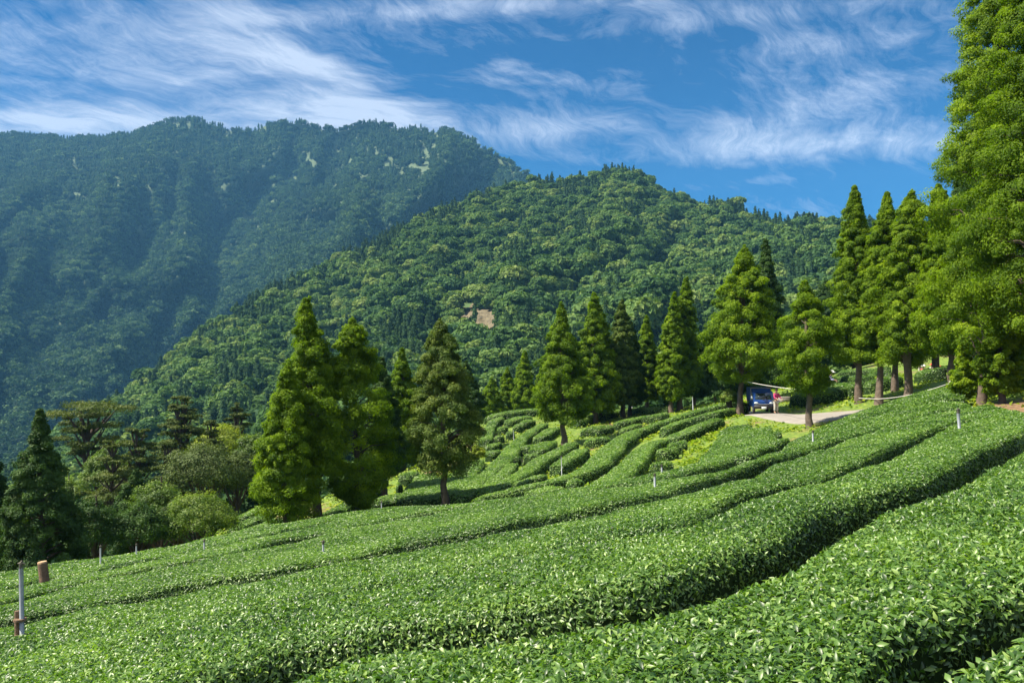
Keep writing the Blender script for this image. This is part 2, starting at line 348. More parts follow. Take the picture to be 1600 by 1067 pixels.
# ------------------------------------------------------------------ mountains
def ease(x): x = np.clip(x, 0, 1); return x * x * (3 - 2 * x)
def mountain(name, ridge, base, nu, nv, disp, seed, mat, gully=None, dz=None):
    us = np.linspace(ridge[0][0], ridge[-1][0], nu)
    ru = [r[0] for r in ridge]; rv = np.interp(us, ru, [r[1] for r in ridge]) + 5 + 3.2 * fbm(us / 26, 0 * us, 0, seed, 3); rd = np.interp(us, ru, [r[2] for r in ridge])
    bu = [r[0] for r in base]; bv = np.interp(us, bu, [r[1] for r in base]); bd = np.interp(us, bu, [r[2] for r in base])
    t = np.linspace(0, 1, nv)[None, :]
    V = bv[:, None] + (rv - bv)[:, None] * t; D = bd[:, None] * (rd / bd)[:, None] ** t
    U = us[:, None] + 0 * t
    env = np.sin(np.pi * np.clip(t, 0, 1)) ** .7
    wu, wv = U + 40 * vnoise(U / 130, V / 130, 0, seed + 50), V + 30 * vnoise(U / 110, V / 140, 0, seed + 60)
    rdg = 1 - 2 * np.abs(vnoise((wu + wv * .75) / 105, (wv - wu * .35) / 260, 0, seed)) - .5 * np.abs(vnoise((wu + wv * .6) / 44, (wv - wu * .3) / 110, 0, seed + 1)) * 2 + .5
    D = D * (1 - disp * env * rdg * .6 + disp * .35 * env * fbm(U / 40, V / 60, 0, seed + 9, 3))
    V = V + env * 0
    if gully is not None: D = D * (1 + env * gully(U, V))
    a = (U - 800) / F; cc = -(V - 533.5) / F; y = cp - sp * cc; z = sp + cp * cc
    P = np.stack([a / y * D, D, z / y * D], -1)
    # back slope behind the ridge
    top = P[:, -1]; back = []
    for k in range(1, 7):
        q = top.copy(); q[:, 1] += k * 90 * (rd / 1500); q[:, 0] *= 1 + k * .05; q[:, 2] -= (k ** 1.4) * 38 * (rd / 1500); back.append(q)
    P2 = np.concatenate([P, np.stack(back, 1)], 1)
    mb = MB(); mb.add(P2.reshape(-1, 3), grid_faces(P2.shape[0], P2.shape[1])[:, ::-1])
    tag(mb.obj(name, mat, smooth=True), kind='structure')
    return P, U, V, P2

def hillmat(name, a, b, c):
    m, nt = newmat(name); geo = nd(nt, 'ShaderNodeNewGeometry')
    n = nd(nt, 'ShaderNodeTexNoise', i_Scale=.06, i_Detail=9.0, i_Roughness=.7); nt.links.new(geo.outputs['Position'], n.inputs['Vector'])
    col = ramp(nt, n.outputs['Fac'], [(.35, a), (.55, b), (.7, c)])
    p = nd(nt, 'ShaderNodeBsdfPrincipled', i_Roughness=.95); nt.links.new(col, p.inputs['Base Color'])
    o = nd(nt, 'ShaderNodeOutputMaterial'); nt.links.new(p.outputs[0], o.inputs[0]); return m
M_HILL = hillmat('hill_ground', (.03, .06, .015), (.06, .11, .025), (.12, .16, .05))
M_FAR = hillmat('mountain_ground', (.045, .075, .03), (.075, .11, .05), (.11, .14, .07))

def gul(U, V):     # a ravine running down from right to left: shaded slope left of it, sunlit slope right of it
    line = np.interp(V, [190, 260, 330, 400, 480, 560, 640, 760], [560, 480, 395, 330, 275, 235, 190, 120])
    x = (U - line)
    g = 0.26 * np.exp(-np.abs(x) / 150) - 0.10 * np.exp(-((x + 320) / 130) ** 2) - .12 * np.exp(-((x - 190) / 60) ** 2) + .10 * np.exp(-((x - 300) / 50) ** 2)
    return g
left_ridge = [(-400, 260, 1900), (-150, 225, 2000), (0, 212, 2150), (40, 207, 2150), (110, 217, 2150), (200, 207, 2150), (240, 199, 2150), (290, 182, 2150), (330, 190, 2150), (370, 200, 2150), (400, 198, 2150), (440, 186, 2100), (480, 190, 2080), (525, 203, 2050),
              (560, 192, 2000), (600, 188, 2000), (635, 200, 1950), (690, 200, 1900), (740, 218, 1850), (780, 240, 1800), (820, 268, 1750), (860, 300, 1700), (950, 340, 1650), (1100, 420, 1600)]
LP, LU, LV, _ = mountain('hills_far', left_ridge, [(-400, 900, 520), (0, 860, 560), (200, 800, 600), (500, 700, 800), (1100, 600, 900)], 300, 170, .15, 11, M_FAR, gul)
mid_ridge = [(-300, 900, 300), (-100, 820, 350), (60, 725, 420), (150, 655, 470), (220, 605, 520), (330, 515, 560), (450, 447, 620), (560, 395, 690), (660, 345, 730), (740, 312, 760), (800, 291, 780), (850, 281, 790), (900, 282, 790), (930, 276, 800), (950, 267, 800),
             (985, 270, 790), (1020, 290, 770), (1060, 311, 740), (1100, 318, 710), (1150, 330, 680), (1200, 346, 650), (1240, 353, 600), (1290, 355, 560), (1340, 362, 520), (1450, 385, 480), (1700, 420, 420), (2000, 450, 400)]
def gul2(U, V):
    l1 = np.interp(V, [270, 400, 480, 560, 640], [900, 760, 640, 540, 430])
    l2 = np.interp(V, [300, 380, 450, 520, 600], [1240, 1120, 930, 800, 700])
    l3 = np.interp(V, [340, 450, 600], [620, 470, 300])
    return .10 * np.exp(-np.abs(U - l1) / 55) + .16 * np.exp(-np.abs(U - l2) / 60) + .08 * np.exp(-np.abs(U - l3) / 50) - .10 * np.exp(-((U - l2 - 160) / 90) ** 2)
MP, MU, MV, _ = mountain('hills', mid_ridge, [(-300, 1000, 150), (0, 930, 150), (300, 860, 150), (700, 780, 150), (1100, 720, 165), (1400, 650, 170), (2000, 600, 170)], 260, 130, .12, 23, M_HILL, gul2)

# forest templates (kept outside the scene; the forest objects place them)
rs = np.random.RandomState(3)
def cards(mb, P, N, A, L, Wd, tint, fold=.18):
    """folded diamond leaves at P, facing N, axis A"""
    N = nrm(N); A = nrm(A - (A * N).sum(-1, keepdims=True) * N); B = np.cross(N, A)
    L = np.asarray(L)[..., None] if np.ndim(L) else L; Wd = np.asarray(Wd)[..., None] if np.ndim(Wd) else Wd
    b = P - A * L * .5; t = P + A * L * .5 - N * L * fold * .6; l = P + B * Wd * .5 + N * Wd * fold; r = P - B * Wd * .5 + N * Wd * fold
    n = len(P); v = np.stack([b, l, t, r], 1).reshape(-1, 3); i = np.arange(n)[:, None] * 4
    f = np.concatenate([i + np.array([[0, 2, 1]]), i + np.array([[0, 3, 2]])])
    mb.add(v, f, np.repeat(tint, 4) if np.ndim(tint) else tint)
def rdir(n, r): return nrm(r.normal(size=(n, 3)))
M_FOR = foliage_mat('forest_leaves', [(0, (.036, .082, .028)), (.3, (.066, .132, .036)), (.62, (.105, .18, .045)), (1, (.19, .25, .068))], trans=.2, rough=.7, noise=(.012, .45), spec=.1, objrand=.85)
M_FORF = foliage_mat('far_forest_leaves', [(0, (.008, .026, .016)), (.35, (.026, .064, .030)), (.7, (.072, .135, .048)), (1, (.19, .26, .09))], trans=.15, rough=.7, noise=(.006, .45), spec=.1, objrand=.5)
M_CON = foliage_mat('conifer_leaves', [(0, (.014, .040, .016)), (.5, (.042, .088, .028)), (1, (.09, .15, .04))], trans=.1, rough=.7, noise=(.05, .3), spec=.1, objrand=.4)
def template(kind, r, ncl, npc, mat, name):
    mb = MB()
    if kind == 'round':
        c = rdir(ncl, r); c[:, 2] = np.abs(c[:, 2]) * .9 - .1; c *= np.array([.42, .42, .36]) * r.uniform(.75, 1.1, (ncl, 1)); c[:, 2] += .5
        cr = r.uniform(.13, .21, ncl)
        add_ell(mb, (0, 0, .45), (.36, .36, .33), 8, 5, .15)
    else:
        h = r.uniform(0, 1, ncl) ** 1.2; a = r.uniform(0, 6.28, ncl); rad = (1 - h) * .26 * r.uniform(.7, 1.1, ncl)
        c = np.stack([np.cos(a) * rad, np.sin(a) * rad, .15 + h * 1.15], 1); cr = .06 + .07 * (1 - h)
        add_ell(mb, (0, 0, .6), (.13, .13, .5), 7, 5, .1)
    for k in range(ncl):
        q = rdir(npc, r); q[:, 2] = np.abs(q[:, 2]) - .25; q = nrm(q)
        P = c[k] + q * cr[k] * np.array([1, 1, .8]); N = nrm(q + r.normal(size=q.shape) * .35 + np.array([0, 0, .3]))
        cards(mb, P, N, r.normal(size=q.shape), r.uniform(.7, 1.2, npc) * cr[k] * 1.0, r.uniform(.5, .9, npc) * cr[k] * .9, np.clip(r.uniform(.25, .6) + r.uniform(-.12, .12, npc), 0, 1))
    add_tube(mb, [(0, 0, -.1), (0, 0, .35)], [.03, .02], 5, .1)
    me = mb.mesh(name, mat); return bpy.data.objects.new(name, me)
def tcol(name, objs):
    c = bpy.data.collections.new(name)
    for o in objs: c.objects.link(o)
    return c
near_c = tcol('forest_kinds', [template('round', rs, 26, 26, M_FOR, 'a_round_tree'), template('round', rs, 20, 30, M_FOR, 'b_round_tree'), template('round', rs, 32, 22, M_FOR, 'c_round_tree'), template('cone', rs, 40, 14, M_CON, 'd_cone_tree'), template('cone', rs, 34, 16, M_CON, 'e_cone_tree')])
far_c = tcol('far_forest_kinds', [template('round', rs, 12, 12, M_FORF, 'a_far_round'), template('round', rs, 15, 10, M_FORF, 'b_far_round'), template('cone', rs, 16, 8, M_CON, 'c_far_cone')])
def scatter(name, P, scale, idx, rot, coll, mat):
    me = bpy.data.meshes.new(name); me.vertices.add(len(P)); me.vertices.foreach_set('co', P.astype(np.float32).ravel())
    for nm, arr, ty in (('sc', scale, 'FLOAT'), ('ix', idx, 'INT'), ('rz', rot, 'FLOAT')):
        a = me.attributes.new(nm, ty, 'POINT'); a.data.foreach_set('value', arr.astype(np.int32 if ty == 'INT' else np.float32))
    me.update(); o = bpy.data.objects.new(name, me); C.objects.link(o)
    g = bpy.data.node_groups.new(name + '_nodes', 'GeometryNodeTree')
    g.interface.new_socket('Geometry', in_out='INPUT', socket_type='NodeSocketGeometry'); g.interface.new_socket('Geometry', in_out='OUTPUT', socket_type='NodeSocketGeometry')
    gi = g.nodes.new('NodeGroupInput'); go = g.nodes.new('NodeGroupOutput'); ip = g.nodes.new('GeometryNodeInstanceOnPoints'); ci = g.nodes.new('GeometryNodeCollectionInfo')
    ci.inputs['Collection'].default_value = coll; ci.inputs['Separate Children'].default_value = True; ci.inputs['Reset Children'].default_value = True
    def attr(nm, ty):
        n = g.nodes.new('GeometryNodeInputNamedAttribute'); n.data_type = ty; n.inputs['Name'].default_value = nm; return n.outputs['Attribute']
    g.links.new(gi.outputs[0], ip.inputs['Points']); g.links.new(ci.outputs[0], ip.inputs['Instance']); ip.inputs['Pick Instance'].default_value = True
    g.links.new(attr('ix', 'INT'), ip.inputs['Instance Index']); g.links.new(attr('sc', 'FLOAT'), ip.inputs['Scale'])
    cx = g.nodes.new('ShaderNodeCombineXYZ'); g.links.new(attr('rz', 'FLOAT'), cx.inputs[2])
    er = g.nodes.new('FunctionNodeEulerToRotation'); g.links.new(cx.outputs[0], er.inputs[0]); g.links.new(er.outputs[0], ip.inputs['Rotation'])
    g.links.new(ip.outputs[0], go.inputs[0])
    md = o.modifiers.new('forest', 'NODES'); md.node_group = g
    return o
def surf_points(P, area_per, r, U=None, V=None):
    """random points on a grid surface, one per area_per square metres"""
    a = P[:-1, :-1]; b = P[1:, :-1]; c = P[1:, 1:]; d = P[:-1, 1:]
    ar = .5 * np.linalg.norm(np.cross(c - a, d - b), axis=-1)
    cnt = r.poisson(ar / area_per); I, J = np.nonzero(cnt); k = cnt[I, J]; I = np.repeat(I, k); J = np.repeat(J, k)
    s = r.uniform(size=len(I))[:, None]; t = r.uniform(size=len(I))[:, None]
    Q = P[I, J] * (1 - s) * (1 - t) + P[I + 1, J] * s * (1 - t) + P[I + 1, J + 1] * s * t + P[I, J + 1] * (1 - s) * t
    if U is None: return Q
    return Q, U[I, J] + s[:, 0] * (U[I + 1, J] - U[I, J]), V[I, J] + t[:, 0] * (V[I, J + 1] - V[I, J])
# far mountain forest
Q, u_, v_ = surf_points(LP, 44, rs, LU, LV)
bare = (vnoise(u_ / 17, v_ / 14, 0, 71) * .55 + vnoise(u_ / 6, v_ / 6, 0, 72) * .5 + .36 * np.exp(-((u_ - 600) / 170) ** 2 - ((v_ - 285) / 60) ** 2) + .1 * np.exp(-((u_ - 200) / 200) ** 2 - ((v_ - 310) / 60) ** 2)) > .53
Q = Q[~bare]; v_ = v_[~bare]; n = len(Q)
con = rs.uniform(size=n) < np.clip(.75 - (v_ - 200) / 420, .12, .8)
tag(scatter('far_forest', Q, np.where(con, rs.uniform(8, 17, n), rs.uniform(7, 19, n)), np.where(con, 2, rs.randint(0, 2, n)), rs.uniform(0, 6.28, n), far_c, None), 'dense blue green forest covering the high mountain', 'forest', kind='stuff')
print('far trees', n)
# nearer hill forest
Q, u_, v_ = surf_points(MP, 17, rs, MU, MV)
slide = (((u_ - 742) / 33) ** 2 + ((v_ - 516) / 36) ** 2 < 1 + .5 * vnoise(u_ / 8, v_ / 8, 0, 4))
keep = (~slide | (rs.uniform(size=len(u_)) < .04)) & (Q[:, 1] > 130); Q = Q[keep]; u_ = u_[keep]; v_ = v_[keep]; n = len(Q)
con = rs.uniform(size=n) < np.clip(.10 + .55 * vnoise(u_ / 50, v_ / 38, 0, 9) + .35 * np.exp(-((v_ - np.interp(u_, [r[0] for r in mid_ridge], [r[1] for r in mid_ridge])) / 25) ** 2), .03, .7)
tag(scatter('hill_forest', Q, np.where(con, rs.uniform(5.5, 11, n), np.clip(np.exp(rs.normal(1.80, .38, n)), 3.4, 15)), np.where(con, rs.randint(3, 5, n), rs.randint(0, 3, n)), rs.uniform(0, 6.28, n), near_c, None), 'mixed green forest covering the nearer hill', 'forest', kind='stuff')
print('hill trees', n)
# bare landslip on the hill
sel = (((MU - 742) / 46) ** 2 + ((MV - 500) / 34) ** 2 < 1)
ii, jj = np.nonzero(sel)
if len(ii):
    i0, i1, j0, j1 = ii.min() - 1, ii.max() + 1, jj.min() - 1, jj.max() + 1
    sub = MP[i0:i1 + 1, j0:j1 + 1]
    k = 8; ti = np.linspace(0, sub.shape[0] - 1.001, sub.shape[0] * k); tj = np.linspace(0, sub.shape[1] - 1.001, sub.shape[1] * k)
    a, b = np.floor(ti).astype(int), np.floor(tj).astype(int); fa, fb = (ti - a)[:, None, None], (tj - b)[None, :, None]
    sub = sub[a][:, b] * (1 - fa) * (1 - fb) + sub[a + 1][:, b] * fa * (1 - fb) + sub[a][:, b + 1] * (1 - fa) * fb + sub[a + 1][:, b + 1] * fa * fb
    e = np.hypot(np.linspace(-1, 1, sub.shape[0])[:, None], np.linspace(-1, 1, sub.shape[1])[None, :])
    lift = 2.2 * (1 - e ** 2) + .9 * fbm(sub[..., 0] / 5, sub[..., 2] / 4, 0, 8, 4)
    sub[..., 1] -= lift * 1.3; sub[..., 2] += lift * .5
    gf = grid_faces(*sub.shape[:2])[:, ::-1]; ee = (e + .35 * fbm(sub[..., 0] / 7, sub[..., 2] / 7, 0, 12, 4)).ravel()
    mb = MB(); mb.add(sub.reshape(-1, 3), gf[ee[gf].mean(1) < .85])
    tag(mb.obj('bare_slope', plain('landslip_soil', (.13, .105, .06), .95, var=.55, scale=.35, bump=.5)), kind='structure')
# woods on the ground falling away behind and left of the farm
n = 5200; x = rs.uniform(-108, 108, n); y = rs.uniform(28, 168, n); g = G(x, y)
los = g / y                                   # how low it lies, seen from the field
ok = ((x < -14 - (y - 28) * .02) & (y > 36 + np.clip((x + 40) * .3, -10, 20)) & (g < -12)) | ((y > 88) & (x < 16)) | ((y > 96) & (x < 34)) | (y > 118)
ok &= ~((x > -15) & (y < 84))
x, y, g = x[ok], y[ok], g[ok]; n = len(x)
con = rs.uniform(size=n) < .25
sc_ = np.where(con, rs.uniform(4, 6.5, n), rs.uniform(3.6, 6.2, n)) * np.where(y > 90, 1.15, 1)
tag(scatter('valley_wood', np.stack([x, y, g - .3], 1), sc_, np.where(con, rs.randint(3, 5, n), rs.randint(0, 3, n)), rs.uniform(0, 6.28, n), near_c, None), 'green wood filling the slope below the tea field', 'woodland', kind='stuff')
print('valley trees', n)

# ------------------------------------------------------------------ tea hedges
rt = np.random.RandomState(17)
def leaves5(mb, P, N, A, L, Wd, tint):
    N = nrm(N); A = nrm(A - (A * N).sum(-1, keepdims=True) * N); B = np.cross(N, A)
    L = L[:, None]; Wd = Wd[:, None]
    b = P; c = P + A * L * .5 + N * L * .10; l = P + A * L * .48 + B * Wd * .5 + N * (L * .10 + Wd * .22); r = P + A * L * .48 - B * Wd * .5 + N * (L * .10 + Wd * .22)
    t = P + A * L * .95 - N * L * .10
    v = np.stack([b, l, c, r, t], 1).reshape(-1, 3); i = np.arange(len(P))[:, None] * 5
    f = np.concatenate([i + np.array([[0, 2, 1]]), i + np.array([[0, 3, 2]]), i + np.array([[1, 2, 4]]), i + np.array([[2, 3, 4]])])
    mb.add(v, f, np.repeat(tint, 5))
def shrink(E1, E2, g1, g2):
    d = nrm(E2 - E1); return E1 + d * g1, E2 - d * g2
def pxof(P):
    y = cp * P[:, 1] + sp * P[:, 2]; z = -sp * P[:, 1] + cp * P[:, 2]; y = np.where(y < .05, .05, y)
    return 800 + F * P[:, 0] / y, 533.5 - F * z / y
TH = np.linspace(0, np.pi, 17)
def hedge(label, E1, E2, group, ends=(1, 1), height=1.0, name='tea_hedge', seed=0, tintoff=0.0, lod=1.0, hvar=.035):
    n = len(E1); mid = (E1 + E2) / 2; half = (E2 - E1) / 2; hw = np.linalg.norm(half, axis=1)
    s = np.concatenate([[0], np.cumsum(np.linalg.norm(np.diff(mid, axis=0), axis=1))]); tot = s[-1]
    e = np.ones(n)
    for k, on in ((0, ends[0]), (1, ends[1])):
        if on:
            r_ = min(np.median(hw) * 1.1, tot * .5); dd = (s if k == 0 else tot - s) / r_
            e = e * np.sqrt(np.clip(1 - (1 - np.clip(dd, 0, 1)) ** 2, 0, 1))
    OF = np.array([0, .015, .04, .09, .16, .28]); HF = np.array([0, .45, .76, .91, .975, 1.0])      # shoulder of a clipped hedge
    osc = OF[None] * np.minimum(1, hw / .75)[:, None] / hw[:, None]; inner = np.linspace(-1, 1, 11)[None, 1:-1] * (1 - osc[:, -1:])
    ss = np.concatenate([-(1 - osc), inner, (1 - osc)[:, ::-1]], 1); hh = np.concatenate([HF, np.ones(9), HF[::-1]])
    sgn = np.sign(ss); far_ = np.abs(ss) > .5
    wn_ = 1 + (.09 * vnoise(s[:, None] * .9 + 0 * ss, sgn * 3, seed, 31) + .05 * vnoise(s[:, None] * 3.1 + 0 * ss, sgn * 3, seed, 33)) * np.minimum(1, .8 / hw)[:, None]
    xy = mid[:, None] + half[:, None] * (ss * e[:, None] * wn_)[..., None]
    x, y = xy[..., 0], xy[..., 1]; g = G(x, y)
    lump = hvar * fbm(x * .9, y * .9, seed, 41, 3) + .03 * vnoise(x * 3, y * 3, seed, 44)
    z = g + (HT * height + lump) * hh[None, :] * np.minimum(1, e[:, None] ** .6) - .05
    P = np.stack([x, y, z], -1)
    cross = nrm(np.cross(np.append(half[0], 0), np.append(mid[min(1, n - 1)] - mid[0], 0)))[2]
    if cross > 0: P = P[:, ::-1]
    root = empty(name, (mid[n // 2][0], mid[n // 2][1], float(G(*mid[n // 2]))), 0, label, 'tea hedge', group)
    off = np.array(root.location)
    mb = MB(); f = grid_faces(n, P.shape[1]); mb.add((P - off).reshape(-1, 3), f[:, ::-1], .5); mb.obj('branches', M_TEABODY, root, True)
    # leaves over the surface
    a, b, c, d = P[:-1, :-1], P[1:, :-1], P[1:, 1:], P[:-1, 1:]
    nv = np.cross(c - a, d - b); ar = .5 * np.linalg.norm(nv, axis=-1); nv = nrm(nv)
    cen = (a + b + c + d) / 4; nv = np.where(((cen[..., 2:] - (G(cen[..., 0], cen[..., 1]) + .2)[..., None]) > -9) & (nv[..., 2:] < -.3), -nv, nv)
    mc = mid[:-1, None]; outw = cen[..., :2] - mc; flip = ((nv[..., :2] * outw).sum(-1) < 0) & (np.abs(nv[..., 2]) < .5); nv = np.where(flip[..., None], -nv, nv)
    dist = np.maximum(np.linalg.norm(cen, axis=-1), 1.5)
    uu, vv = pxof(cen.reshape(-1, 3)); uu = uu.reshape(dist.shape); vv = vv.reshape(dist.shape)
    vis = ((uu > -160) & (uu < 1760) & (vv < 1230) & (cen[..., 1] > .8)).astype(float)
    L = np.clip(np.where(dist < 26, .0031 * dist, .0806 + .0011 * (dist - 26)), .047, .12)
    W_ = .37 * L; cov_ = np.interp(dist, [0, 9, 16, 30, 90], [2.9, 2.5, 2.0, 1.5, 1.2]) * lod * (.22 + .78 * np.clip(nv[..., 2] * 1.6 - .1, 0, 1))   # plucked tops are dense, the sides bare and twiggy
    cnt = rt.poisson(ar * cov_ / (.5 * L * W_) * vis); I, J = np.nonzero(cnt); k = cnt[I, J]; I = np.repeat(I, k); J = np.repeat(J, k); m_ = len(I)
    if m_:
        u = rt.uniform(size=(m_, 1)); w = rt.uniform(size=(m_, 1))
        Q = P[I, J] * (1 - u) * (1 - w) + P[I + 1, J] * u * (1 - w) + P[I + 1, J + 1] * u * w + P[I, J + 1] * (1 - u) * w
        N0 = nv[I, J]; Ld = L[I, J]
        az = rt.uniform(0, 6.28, m_); up = rt.uniform(.1, 1.5, m_)
        A = np.stack([np.cos(az), np.sin(az), up * 1.1], 1) + N0 * .35
        N = N0 * .9 + rt.normal(size=(m_, 3)) * .5 + np.array([0, 0, .3])
        dep = rt.uniform(0, 1, m_) ** 1.5
        Q = Q + N0 * (rt.uniform(-.02, 1.0, m_) * .8 * Ld * np.clip(N0[:, 2] * 1.3, .25, 1))[:, None]
        tint = np.clip(.33 + tintoff + .24 * rt.normal(size=m_) + .38 * (rt.uniform(size=m_) < .20) + .16 * fbm(Q[:, 0] * .8, Q[:, 1] * .8, 0, 77, 2), 0, 1)
        Ls = Ld * rt.uniform(.7, 1.35, m_); Ws = Ls * rt.uniform(.28, .42, m_)
        near = np.linalg.norm(Q, axis=1) < 10
        mb = MB(); Q = Q - off
        if near.any(): leaves5(mb, Q[near] - 0 * Q[near], N[near], A[near], Ls[near], Ws[near], tint[near])
        if (~near).any(): cards(mb, Q[~near], N[~near], A[~near], Ls[~near], Ws[~near] * 1.1, tint[~near])
        mb.obj('leaves', M_TEA, root)
    return root
def band(label, front, back, group, g=.14, n=None, **kw):
    length = sum(math.hypot(a[0] - b[0], a[1] - b[1]) for a, b in zip(front[:-1], front[1:]))
    n = n or 90; E1 = curve(front, n); E2 = curve(back, n); gg = []
    for q in (g if isinstance(g, tuple) else (g, g)):
        gg.append(np.interp(np.linspace(0, 1, n), np.linspace(0, 1, len(q)), q)[:, None] if hasattr(q, '__len__') else q)
    E1, E2 = shrink(E1, E2, *[q * 1.3 for q in gg])
    return hedge(label, E1, E2, group, **kw)
def row(label, centre, hw, group, **kw):
    n = max(12, int(len(centre) * 9)); c = curve(centre, n); t = nrm(np.gradient(c, axis=0)); nn = np.stack([-t[:, 1], t[:, 0]], 1)
    hw = np.interp(np.linspace(0, 1, n), np.linspace(0, 1, len(hw)), hw)[:, None] if hasattr(hw, '__len__') else hw
    return hedge(label, c - nn * hw, c + nn * hw, group, **kw)

GA = 'wide tea hedges of the near slope'
cA = [(700, 1600), (1000, 1340), (1200, 1200), (1352, 1080), (1391, 1035), (1450, 995), (1510, 970), (1600, 935), (1750, 880)]
cB = [(-300, 1330), (100, 1200), (300, 1120), (440, 1072), (500, 1040), (612, 1014), (744, 998), (912, 976), (1000, 965), (1098, 949), (1195, 914), (1274, 875), (1352, 820), (1430, 789), (1488, 771), (1540, 742), (1600, 703), (1680, 665)]
cB = [(u, v - 15) for u, v in cB]
cC = [(-300, 1080), (0, 1020), (250, 980), (500, 932), (700, 892), (850, 862), (1000, 836), (1094, 818), (1148, 787), (1168, 778), (1235, 761), (1274, 752), (1352, 728), (1426, 690), (1477, 664), (1530, 650), (1600, 642)]
cD = [(-250, 1010), (-50, 985), (120, 952), (250, 924), (388, 901), (500, 887), (612, 862), (725, 838), (837, 822), (912, 802), (1006, 782), (1062, 770), (1100, 761), (1170, 742), (1220, 722), (1300, 694), (1380, 668), (1440, 650), (1500, 636), (1550, 632)]
cE = [(-250, 985), (-60, 958), (0, 945), (150, 905), (275, 882), (337, 868), (394, 859), (487, 840), (500, 832), (600, 815), (725, 792), (850, 776), (1000, 754), (1100, 738), (1156, 724), (1203, 708), (1270, 683), (1340, 655), (1400, 640), (1470, 622), (1520, 614)]
cF = [(-250, 955), (0, 926), (37, 911), (112, 897), (187, 888), (262, 870), (319, 859), (400, 841), (500, 819), (600, 801), (720, 785), (800, 776), (880, 764), (950, 754), (1010, 741), (1060, 730), (1110, 719), (1156, 709), (1205, 694)]
cG = [(-250, 925), (0, 893), (60, 883), (112, 875), (210, 863), (270, 852), (349, 834), (431, 818), (500, 807), (600, 792), (660, 785), (720, 776)]
band('tea hedge in the bottom right corner, nearest to the viewer', [(1000, 2000), (1400, 1560), (1700, 1350), (2000, 1250)], [(1000, 1400), (1100, 1295), (1250, 1175), (1400, 1072), (1450, 1045), (1520, 1012), (1600, 980), (1750, 920)], GA, g=.03, n=60, ends=(1, 0), seed=1)
band('broad glossy tea hedge crossing the bottom of the picture, below the longest dark furrow', cA, [(u, v + 10) for u, v in cB], GA, g=(.22, .03), n=110, ends=(0, 0), seed=2)
band('broadest tea hedge of the foreground, just above the longest dark furrow', cB, cC, GA, g=([.55, .75, .75, .7], [-.1, -.1, -.05, 0, .15, .35, .2, .05]), n=120, ends=(0, 0), seed=3)
# gap between the next two closes towards the left, where the hedges have grown together
band('tea hedge behind the broadest one, ending at the deep dark notch on the right', cC[:], [p for p in cD], GA, g=([-.1, -.1, .1, .35, .6, .7, .8, .7, .5, .2], .05), n=130, ends=(0, 0), seed=4)
band('long sprinkler lined tea hedge sweeping from the left post up towards the roped trees', cD, cE, GA, g=([.7, .95, 1.0, .9, .6, .35, .2], .05), n=130, ends=(0, 1), seed=5)
band('second tea hedge in from the crest of the near slope', cE[:17], cF, GA, g=(.95, .05), n=120, ends=(0, 1), seed=6)
band('narrow tea hedge along the left crest, right in front of the dark cedars', cF[:12], cG, GA, g=(.8, .1), n=100, ends=(0, 1), seed=7)
GB = 'tea hedges under the roped trees'
band('tea hedge along the lower edge of the concrete road', cE[15:], [(1225, 694), (1270, 672), (1310, 656), (1345, 640), (1400, 625), (1450, 609), (1487, 602), (1510, 602)], GB, g=.10, n=50, seed=8)
GM = 'narrow tea hedges on the far mound'
